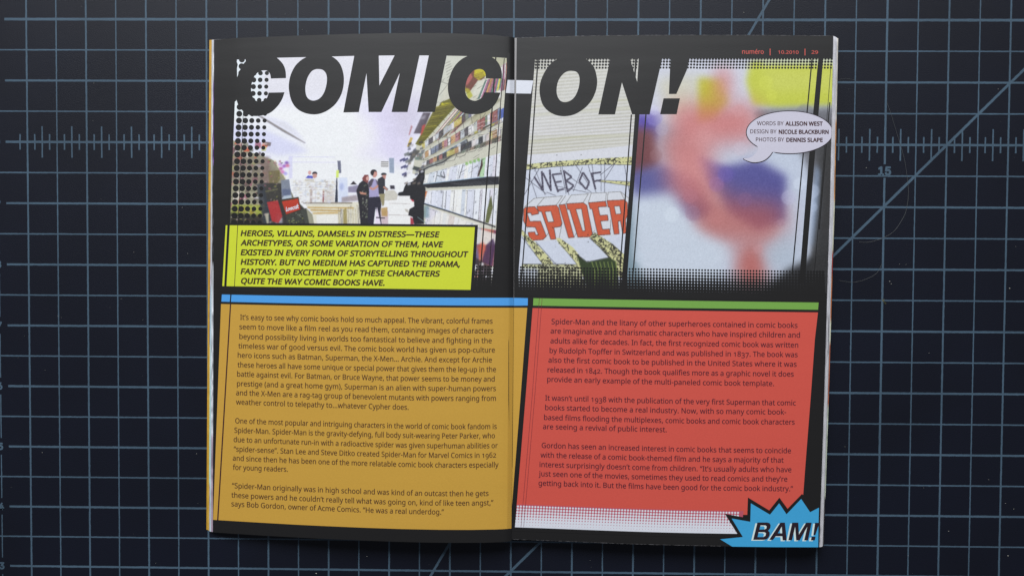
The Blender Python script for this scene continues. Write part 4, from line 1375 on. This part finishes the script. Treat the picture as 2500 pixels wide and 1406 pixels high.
# out-of-focus colour field
P3.poly([(1515, 130), (1850, 130), (1840, 300), (1700, 330), (1515, 300)], (206, 208, 220), 1, 14)
P3.poly([(1600, 195), (1700, 180), (1700, 270), (1640, 290), (1620, 250)], (206, 202, 176), 0.8, 14)
P3.poly([(1706, 190), (1764, 196), (1776, 250), (1745, 290), (1704, 300)], (190, 184, 40), 1, 9)
P3.poly([(1832, 150), (2045, 150), (2045, 258), (1900, 264), (1838, 256), (1822, 200)], (196, 202, 70), 1, 7)
P3.poly([(1860, 168), (2045, 168), (2045, 225), (1880, 225)], (204, 208, 96), 0.8, 12)
P3.poly([(1860, 130), (2045, 130), (2045, 158), (1860, 160)], (214, 220, 190), 0.8, 5)
P3.poly([(1840, 270), (2045, 262), (2045, 480), (2000, 480), (1960, 380), (1900, 330), (1850, 300)], (112, 112, 118), 1, 8)
P3.poly([(1545, 275), (1600, 280), (1612, 320), (1600, 350), (1545, 330)], (88, 74, 166), 1, 9)
P3.poly([(1530, 310), (1600, 318), (1612, 400), (1580, 440), (1525, 440)], (112, 62, 66), 1, 10)
P3.poly([(1600, 300), (1690, 320), (1690, 380), (1620, 400)], (130, 150, 170), 0.8, 14)
P3.poly([(1530, 420), (1620, 400), (1700, 440), (1740, 520), (1690, 540), (1620, 500), (1560, 520)], (92, 92, 150), 1, 11)
P3.poly([(1720, 420), (1850, 390), (1920, 430), (1915, 540), (1850, 560), (1780, 520)], (86, 84, 148), 1, 10)
P3.poly([(1700, 380), (1800, 420), (1740, 470)], (84, 80, 170), 0.8, 9)
P3.ell(1765, 205, 26, 44, (208, 130, 130), 0.7, 15)
P3.poly([(1640, 255), (1850, 255), (1850, 345), (1640, 360)], (204, 112, 108), 0.85, 24)
P3.poly([(1610, 330), (1730, 330), (1760, 500), (1640, 500)], (210, 124, 120), 0.85, 24)
P3.poly([(1690, 470), (1920, 500), (1910, 600), (1690, 600)], (186, 92, 84), 0.75, 26)
P3.ell(1835, 655, 40, 60, (184, 84, 74), 0.8, 18)
P3.ell(1720, 330, 26, 22, (216, 160, 160), 0.5, 14)
P3.poly([(1540, 480), (1640, 470), (1700, 560), (1780, 600), (1770, 660), (1700, 720), (1520, 720)], (204, 212, 224), 1, 13)
P3.poly([(1860, 610), (1930, 560), (1950, 640), (1880, 670)], (180, 192, 206), 0.8, 14)
P3.poly([(1960, 300), (1988, 380), (2000, 500), (1985, 620), (1950, 700), (2045, 724), (2045, 300)], (70, 70, 72), 1, 8)
P3.poly([(1990, 400), (2004, 420), (2004, 520), (1990, 600), (1980, 600)], (150, 170, 200), 0.8, 6)
P3.poly([(1515, 560), (1545, 480), (1548, 620), (1580, 724), (1515, 724)], (92, 120, 130), 0.7, 10)
P3.poly([(1920, 660), (2045, 600), (2045, 724), (1860, 724)], (40, 40, 42), 1, 9)
P3.poly([(2015, 330), (2045, 330), (2045, 724), (1970, 724)], (48, 47, 47), 0.8, 6)
bk = np.random.default_rng(3)
for _ in range(26):
    x, y = bk.uniform(1560, 2000), bk.uniform(180, 640)
    c = P3.a[int(np.clip(y - 130, 0, P3.h - 1)), int(np.clip(x - 1515, 0, P3.w - 1))]
    P3.ell(x, y, *(2 * [bk.uniform(9, 22)]), np.clip(c * bk.uniform(1.03, 1.14), 0, 240), 0.4, 1.6)
P3.grain(3.0)
photo_mesh('toy_photograph', P3, L2(1571.5, 143, 1528.5, 712), lambda y: RIGHT(y) - 0.15, XT2, YB2, page_r, 'R', 0.034)

CC = cropf(1240, 60, 4.6875)
R_O = CC(crv([(640, 378), (760, 370), (880, 392), (945, 440), (993, 510), (1018, 610), (1020, 690), (1000, 780), (950, 880), (870, 965), (760, 1030), (650, 1051), (550, 1037), (460, 990), (400, 920), (370, 830), (362, 730), (382, 630), (430, 530), (490, 450), (560, 402)]))
R_Oh = CC(crv([(730, 532), (785, 545), (815, 590), (820, 660), (805, 740), (770, 820), (720, 870), (660, 890), (610, 880), (575, 840), (558, 780), (562, 700), (585, 630), (630, 570), (680, 538)]))
R_N = CC([(1178, 365), (1388, 365), (1490, 693), (1560, 365), (1772, 365), (1640, 940), (1622, 1030), (1422, 1030), (1305, 665), (1225, 1030), (1035, 1030)])
DD = cropf(1600, 60, 4.1348)
R_E = [DD([(160, 320), (352, 320), (318, 460), (212, 703), (137, 703), (148, 450)]), DD([(83, 747), (248, 747), (215, 907), (48, 907)])]
for nm, polys in (('O', [R_O, R_Oh]), ('N', [R_N]), ('exclamation mark', R_E)):
    flat('headline_letter', polys, K_BLACK, page_r, 'R', 0.095, label='black slanted headline ' + ('letter ' + nm if len(nm) == 1 else nm))
flat('headline_hyphen', [[(1256, 196.2), (1302, 197.3), (1296.2, 229.2), (1255.8, 228.6)]], K_WHITE, page_r, 'R', 0.07, step=2)
rules = [bar(1313.6, 143, 1299.8, 340, 3.4, 2.9), bar(1299.8, 340, 1272.5, 690, 2.9),
         bar(1541.5, 280, 1514, 653, 3.0), bar(1577, 280, 1542, 712, 3.0), bar(1552.6, 143, 1548.6, 215, 4.2),
         bar(1982.3, 146, 1934, 670, 3.0), bar(2004, 142, 1980.8, 400, 12, 14), bar(1980.8, 400, 1958, 690, 14, 14),
         bar(2028.6, 160, 2009, 420, 1.3), bar(2009, 420, 1988, 670, 1.5), bar(2026, 250, 2000, 560, 2.6)]
for q_ in rules:
    flat('vertical_rule', [q_], K_BLACK, page_r, 'R', 0.118, step=None)
flat('photograph_divider', [bar(1566, 142, 1551.5, 340, 13, 9.6), bar(1551.5, 340.01, 1520, 716, 9.6, 9.6)], K_BLACK, page_r, 'R', 0.106, step=None)
cs = []
for r in range(4):
    for c in range(98):
        x = 1309.5 - 0.077 * 7.3 * r + 7.43 * c
        y = 143.0 + 7.35 * r + (1.4 - 0.0022 * c * 7.43) + (0.6 if x > 1700 else 0) + 0.002 * max(0, x - 1700)
        if 1562.5 < x < 1571 or x > RIGHT(y) - 3:
            continue
        cs.append((x, y, [3.4, 3.15, 2.9, 2.7][r], (r + c) % 2))
dots('halftone_dots', cs, K_BLACK, page_r, 'R', 0.06, kind='stuff')
flat('photograph_top_edge', [[(1300, 136), (2033, 136), (2032.6, 143.2), (1700, 143), (1300, 144.6)]], K_BLACK, page_r, 'R', 0.075)
cs = []
for r in range(9):
    for c in range(104):
        x = 1264 + 0.0 * r + 7.38 * c
        y = 652.6 + 7.1 * r + 0.0155 * (x - 1264)
        if x > 2010 or x < 1272.5 - 0.077 * (y - 652) - 8:
            continue
        cs.append((x, y, 2.55 + 0.335 * r + (0.02 * max(0, x - 1940)), (r % 2) * 2 + c % 2))
dots('halftone_dots', cs, K_BLACK, page_r, 'R', 0.06, kind='stuff')
a = np.linspace(1256, 2019, 50)
flat('photograph_bottom_edge', [list(zip(a, 710.8 + 0.0155 * (a - 1264))) + [(2018, 736), (1256, 722)]], K_BLACK, page_r, 'R', 0.098)

# speech bubble
th = np.linspace(0, 2 * math.pi, 90, endpoint=False)


def bubble(g):
    e = []
    rx, ry = 105.7 + g, 52.2 + g
    for t_ in th:
        x, y = 1927.7 + rx * math.cos(t_), 323.6 - ry * math.sin(t_)
        e.append((min(x, float(RIGHT(y)) - 0.25), y))
    # tail between the two roots
    root_a = min(range(90), key=lambda k: math.hypot(e[k][0] - 1850.3, e[k][1] - 358.7))
    root_b = min(range(90), key=lambda k: math.hypot(e[k][0] - 1886.6, e[k][1] - 370.8))
    tail = ocr([(1850.3, 358.7), (1849, 368), (1840.5, 379), (1829, 385.5), (1814.5 - g, 387.6), (1823, 393 + g * 0.8), (1837, 397.3 + g), (1853, 396.6 + g), (1868 + g * 0.5, 391.5 + g), (1880 + g, 381 + g * 0.5), (1886.6 + g, 371.5)])
    return e[:root_a] + tail + e[root_b + 1:]


flat('speech_bubble_outline', [bubble(1.0)], K_BAMT, page_r, 'R', 0.15)
flat('speech_bubble', [bubble(-1.0)], K_BUB, page_r, 'R', 0.175)
for b_, xa, ya, xb, bb in (("WORDS BY", 1848.2, 306.2, 1913, 0.12), ("ALLISON WEST", 1918, 306.9, 2008.2, 0.6),
                           ("DESIGN BY", 1831.8, 326, 1895.6, 0.12), ("NICOLE BLACKBURN", 1901.8, 327, 2022.6, 0.6),
                           ("PHOTOS BY", 1845.6, 345.6, 1914.2, 0.12), ("DENNIS SLAPE", 1920.3, 346.6, 2008.2, 0.6)):
    text_block('credit_line', [text_line(b_, F_BODY, 'R', xa, ya, xb, ya + 0.3, 9.3, bold=bb)], K_LINE, page_r, 'R', 0.205)
for b_, xa, xb, cp in (("numéro", 1812, 1864.5, 10.6), ("|", 1879.2, 1881, 13), ("10.2010", 1900, 1949.5, 7.8), ("|", 1964.4, 1966.2, 13), ("29", 1981.4, 1997, 7.8)):
    text_block('page_header', [text_line(b_, F_BODY, 'R', xa, 132 + (1.5 if b_ == '|' else 0), xb, 132.3 + (1.5 if b_ == '|' else 0), cp, bold=0.2)], K_HEAD, page_r, 'R', 0.06)

# bars and panels of the right page
flat('blue_bar', [[(1254.2, 727), (1288.8, 727.8), (1288.3, 745.8), (1254.2, 746.3)]], K_BLUE, page_r, 'R', O1, step=3)
flat('article_panel', [[(1254.2, 751.1), (1287.3, 751.3), (1271.6, 960), (1252.6, 1200), (1249.6, 1236), (1251.6, 1100), (1253, 900)]], K_ORANGE, page_r, 'R', O1, step=3,
     label='narrow orange sliver of the panel running over the gutter')
band('green_bar', K_GREEN, page_r, 'R', O1, 1302.3, 1301.4, 1998.6, 1997.2, (1302.3, 727.9, 1998, 738.5), (1301.4, 745.9, 1997, 756.2))
a = np.linspace(1300.3, 1997, 60)
poly = list(zip(a, ycur('R', a, 1300.5, 751.9, 1997, 762.6))) + [(1989.5, 827), (1980, 960), (1966.4, 1133.6), (1961, 1207), (1957, 1240)]
b = np.linspace(1950, 1260.3, 40)
poly += list(zip(b, ycur('R', b, 1262, 1240, 1820, 1256))) + [(1264, 1200), (1284, 960)]
flat('article_panel', [poly], K_RED, page_r, 'R', O1, label='red article panel')
b2 = np.linspace(1810, 1257.6, 40)
a2 = np.linspace(1261.6, 1815, 40)
poly = list(zip(a2, ycur('R', a2, 1262, 1230.8, 1820, 1246.8))) + list(zip(b2, ycur('R', b2, 1257, 1286, 1800, 1302.2)))
flat('halftone_band', [poly], K_PINK, page_r, 'R', 0.075)
cs = []
for r in range(8):
    for c in range(80):
        x = 1264.5 - 0.5 * r + 7.07 * c
        if x > 1806:
            continue
        y = float(ycur('R', x, 1262, 1235.3, 1820, 1251.4)) + 6.95 * r
        cs.append((x, y, [2.55, 2.8, 3.05, 3.3, 3.6, 4.1, 4.35, 4.6][r], (r % 2) * 2 + c % 2))
dots('white_halftone_dots', cs, K_WHITE, page_r, 'R', 0.09, kind='stuff', seg=12)
flat('white_band_foot', [list(zip(a2[:-1], ycur('R', a2[:-1], 1262, 1284.0, 1820, 1300.1))) + list(zip(b2, ycur('R', b2, 1257, 1286.2, 1800, 1302.4)))], K_WHITE, page_r, 'R', 0.125)
flat('black_margin', [[(1246, 1140), (1267.2, 1140), (1264.0, 1200), (1257.0, 1287), (1249.6, 1287)], ], K_BLACK, page_r, 'R', 0.131, step=2)
flat('article_panel', [[(1249.7, 1140), (1257.2, 1140), (1252.6, 1200), (1249.7, 1236)]], K_ORANGE, page_r, 'R', 0.14, step=2, label='tip of the orange sliver beside the gutter')
band('black_margin', K_BLACK, page_r, 'R', 0.131, 1250, 1250, 1830, 1830, (1257, 1286.2, 1800, 1302.2), (1257, 1296, 1800, 1312))
K_RULE = ink('thin_rule_ink', (110, 34, 50))
flat('thin_rules', [bar(1316.8, 728, 1299.8, 960, 0.8), bar(1299.8, 960.01, 1271.9, 1286, 0.8), bar(1323.5, 728, 1306.2, 960, 0.8), bar(1306.2, 960.01, 1278.5, 1286, 0.8)], K_RULE, page_r, 'R', 0.15, step=None)
right_text = [
    [("Spider-Man and the litany of other superheroes contained in comic books", 1346.6, 791, 1947, 800.3),
     ("are imaginative and charismatic characters who have inspired children and", 1344.3, 813.8, 1953, 824),
     ("adults alike for decades. In fact, the first recognized comic book was written", 1344, 837.7, 1948.6, 848.3),
     ("by Rudolph Topffer in Switzerland and was published in 1837. The book was", 1342, 861.4, 1947.2, 871.7),
     ("also the first comic book to be published in the United States where it was", 1339, 884.6, 1944.8, 895),
     ("released in 1842. Though the book qualifies more as a graphic novel it does", 1337, 908.4, 1937.6, 919),
     ("provide an early example of the multi-paneled comic book template.", 1336, 931.6, 1889.6, 942)],
    [("It wasn’t until 1938 with the publication of the very first Superman that comic", 1331.3, 977, 1942.8, 989.4),
     ("books started to become a real industry. Now, with so many comic book-", 1331, 1000.4, 1919.4, 1011.5),
     ("based films flooding the multiplexes, comic books and comic book characters", 1328.4, 1024.5, 1940, 1036),
     ("are seeing a revival of public interest.", 1325.6, 1046.8, 1627.4, 1054.5)],
    [("Gordon has seen an increased interest in comic books that seems to coincide", 1322.6, 1092.7, 1931, 1105.8),
     ("with the release of a comic book-themed film and he says a majority of that", 1319.8, 1116, 1913, 1128.8),
     ("interest surprisingly doesn’t come from children. “It’s usually adults who have", 1317.5, 1139.2, 1932, 1152),
     ("just seen one of the movies, sometimes they used to read comics and they’re", 1315, 1161.6, 1922.2, 1175),
     ("getting back into it. But the films have been good for the comic book industry.”", 1315, 1184.5, 1936, 1198.5)]]
for par in right_text:
    text_block('article_paragraph', [text_line(b_, F_BODY, 'R', xa, ya, xb, yb, 12.6, bold=0.2) for b_, xa, ya, xb, yb in par],
               K_TEXTR, page_r, 'R', O3)
# BAM! burst
EE = cropf(1700, 1190, 7.8125)
flat('burst_outline', [EE([(545, 495), (970, 575), (985, 185), (1390, 430), (1585, 187), (1740, 400), (2015, 118), (2250, 300), (2340, 360), (2325, 1130), (640, 1118), (560, 1060), (700, 950), (800, 905)])], K_BLACK, page_r, 'R', 0.16)
flat('burst', [EE([(675, 585), (1030, 648), (1040, 295), (1405, 512), (1580, 295), (1720, 505), (2000, 212), (2170, 465), (2340, 378), (2330, 700), (2325, 1132), (1500, 1130), (685, 1120), (455, 980), (888, 937)])], K_BAM, page_r, 'R', 0.19)
BAM = [('B', [[(1165, 660), (1350, 660), (1395, 672), (1418, 710), (1412, 765), (1370, 818), (1398, 845), (1400, 890), (1380, 945), (1340, 980), (1290, 990), (1085, 990)],
              [(1225, 715), (1320, 715), (1343, 735), (1335, 775), (1300, 793), (1203, 795)], [(1188, 845), (1300, 845), (1330, 865), (1318, 915), (1275, 938), (1168, 938)]]),
       ('A', [[(1605, 663), (1690, 663), (1725, 1000), (1648, 1000), (1640, 922), (1515, 922), (1460, 993), (1390, 990)], [(1630, 738), (1638, 865), (1555, 865)]]),
       ('M', [[(1830, 663), (1945, 663), (1958, 890), (2095, 663), (2200, 665), (2130, 1000), (2057, 1000), (2118, 740), (1970, 1000), (1905, 1000), (1885, 740), (1825, 998), (1755, 998)]]),
       ('exclamation mark', [[(2265, 665), (2338, 668), (2330, 720), (2270, 900), (2232, 900)], [(2200, 930), (2275, 930), (2260, 1000), (2185, 1000)]])]
for nm, pl in BAM:
    flat('burst_letter_shadow', [EE([(x - 38, y + 17) for x, y in p]) for p in pl], K_BAMW, page_r, 'R', 0.22, step=12)
    flat('burst_letter', [EE(p) for p in pl], K_BAMT, page_r, 'R', 0.25, step=12, label='purple-black slanted burst ' + ('letter ' + nm if len(nm) == 1 else nm))

# ================================================================== stray hairs and dust on the mat
K_HAIR = bpy.data.materials.new('hair')
nt, p = nodes(K_HAIR)
nz = nt.nodes.new('ShaderNodeTexNoise')
nz.inputs['Scale'].default_value = 300
cr = nt.nodes.new('ShaderNodeValToRGB')
cr.color_ramp.elements[0].color = (*lin((70, 74, 78)), 1)
cr.color_ramp.elements[1].color = (*lin((120, 122, 120)), 1)
nt.links.new(nz.outputs[0], cr.inputs[0])
nt.links.new(cr.outputs[0], p.inputs['Base Color'])
p.inputs['Roughness'].default_value = 0.5


def hair(pts, label, r):
    q = np.array(ocr(pts, 8))
    C = pix(q[:, 0], q[:, 1], 0.12)
    n = len(C)
    T = np.gradient(C, axis=0)
    T /= np.linalg.norm(T, axis=1)[:, None]
    N = np.stack([-T[:, 1], T[:, 0], 0 * T[:, 0]], -1)
    V, F = [], []
    for k in range(n):
        for m_ in range(5):
            a_ = 2 * math.pi * m_ / 5
            V.append(C[k] + r * MM * (N[k] * math.cos(a_) + np.array([0, 0, 1]) * math.sin(a_)))
    for k in range(n - 1):
        for m_ in range(5):
            F.append((k * 5 + m_, k * 5 + (m_ + 1) % 5, (k + 1) * 5 + (m_ + 1) % 5, (k + 1) * 5 + m_))
    mesh_obj('stray_hair', V, F, K_HAIR, label=label, cat='hair')


hair([(2165, 249), (2175, 278), (2184.5, 309), (2197, 350), (2207.6, 388), (2214, 427), (2218, 470), (2214, 505), (2207, 528), (2183, 564), (2154, 581.6), (2122, 591), (2097, 591)],
     'long fine pale hair curving on the mat below the 15 of the ruler', 0.045)
hair([(2152.5, 645), (2140, 667), (2115, 681), (2083, 689), (2048, 684.7)], 'short fine hair curving on the mat just right of the magazine', 0.04)
hair([(2046, 195), (2068, 193), (2087, 196)], 'tiny pale hair on the mat by the top right corner of the magazine', 0.04)

K_DUST = bpy.data.materials.new('dust')
nt, p = nodes(K_DUST)
nz = nt.nodes.new('ShaderNodeTexNoise')
nz.inputs['Scale'].default_value = 40
cr = nt.nodes.new('ShaderNodeValToRGB')
cr.color_ramp.elements[0].color = (*lin((120, 120, 110)), 1)
cr.color_ramp.elements[1].color = (*lin((190, 186, 176)), 1)
nt.links.new(nz.outputs[0], cr.inputs[0])
nt.links.new(cr.outputs[0], p.inputs['Base Color'])
spots = [(229, 204, 1.6), (445, 507, 1.3), (458, 619, 1.5), (2115, 410, 1.8), (2196, 645, 1.5), (2212, 646, 1.4), (2172, 687, 1.5), (2176, 693, 1.4), (2465, 704, 1.8), (2480, 602, 1.4),
         (2316, 1296, 1.6), (2461, 1356, 2.0), (2268, 862, 1.5), (2217, 1356, 1.3), (103, 1104, 1.4), (380, 1374, 1.4), (896, 1357, 1.6), (772, 1399, 2.0), (2414, 1170, 1.2), (2437, 218, 1.4), (1816, 31, 1.3),
         (738, 73, 1.3), (696, 35, 1.2), (2475, 1242, 1.6), (2455, 1228, 1.2), (480, 1107, 1.2), (2063, 1090, 1.0), (142, 772, 1.2), (150, 775, 1.0), (327, 616, 1.2)]
for _ in range(110):
    spots.append((rng.uniform(0, 2500), rng.uniform(0, 1406), rng.uniform(0.35, 0.8)))
V, F = [], []
for x, y, r in spots:
    if 500 < x < 2050 and 80 < y < 1340:
        continue
    c = pix(x, y, 0.06 + r * 0.04)
    b0 = len(V)
    rr = r * 0.169 * 0.6 * MM
    a0 = rng.uniform(0, 6.28)
    e = rng.uniform(0.5, 1.6)
    ring = []
    for k in range(5):
        a_ = a0 + k * 1.2566
        ring.append((c[0] + rr * e * math.cos(a_) * rng.uniform(.7, 1.2), c[1] + rr * math.sin(a_) * rng.uniform(.7, 1.2), c[2]))
    V += ring + [(c[0], c[1], c[2] + rr * 0.7)]
    for k in range(5):
        F.append((b0 + k, b0 + (k + 1) % 5, b0 + 5))
mesh_obj('dust', V, F, K_DUST, label='fine pale specks of dust scattered over the cutting mat', cat='dust', kind='stuff')
K_LINT = ink('lint_fibre', (140, 136, 84))
q = [(2153, 727), (2156, 733), (2161, 742)]
V, F = [], []
for (xa, ya), (xb, yb) in (((2153, 728), (2158, 738)), ((2158, 738), (2162, 743)), ((2154, 735), (2159, 731)), ((2157, 733), (2163, 741))):
    A_, B_ = pix(xa, ya, 0.1), pix(xb, yb, 0.14)
    d = (B_ - A_)
    n_ = np.array([-d[1], d[0], 0])
    n_ = n_ / np.linalg.norm(n_) * 0.05 * MM
    up = np.array([0, 0, 0.07 * MM])
    b0 = len(V)
    V += [A_ - n_, A_ + n_, A_ + up, B_ - n_, B_ + n_, B_ + up]
    F += [(b0, b0 + 3, b0 + 5, b0 + 2), (b0 + 1, b0 + 2, b0 + 5, b0 + 4), (b0, b0 + 1, b0 + 4, b0 + 3)]
mesh_obj('lint', V, F, K_LINT, label='tiny yellowish lint fibre on a grid crossing right of the magazine', cat='lint')
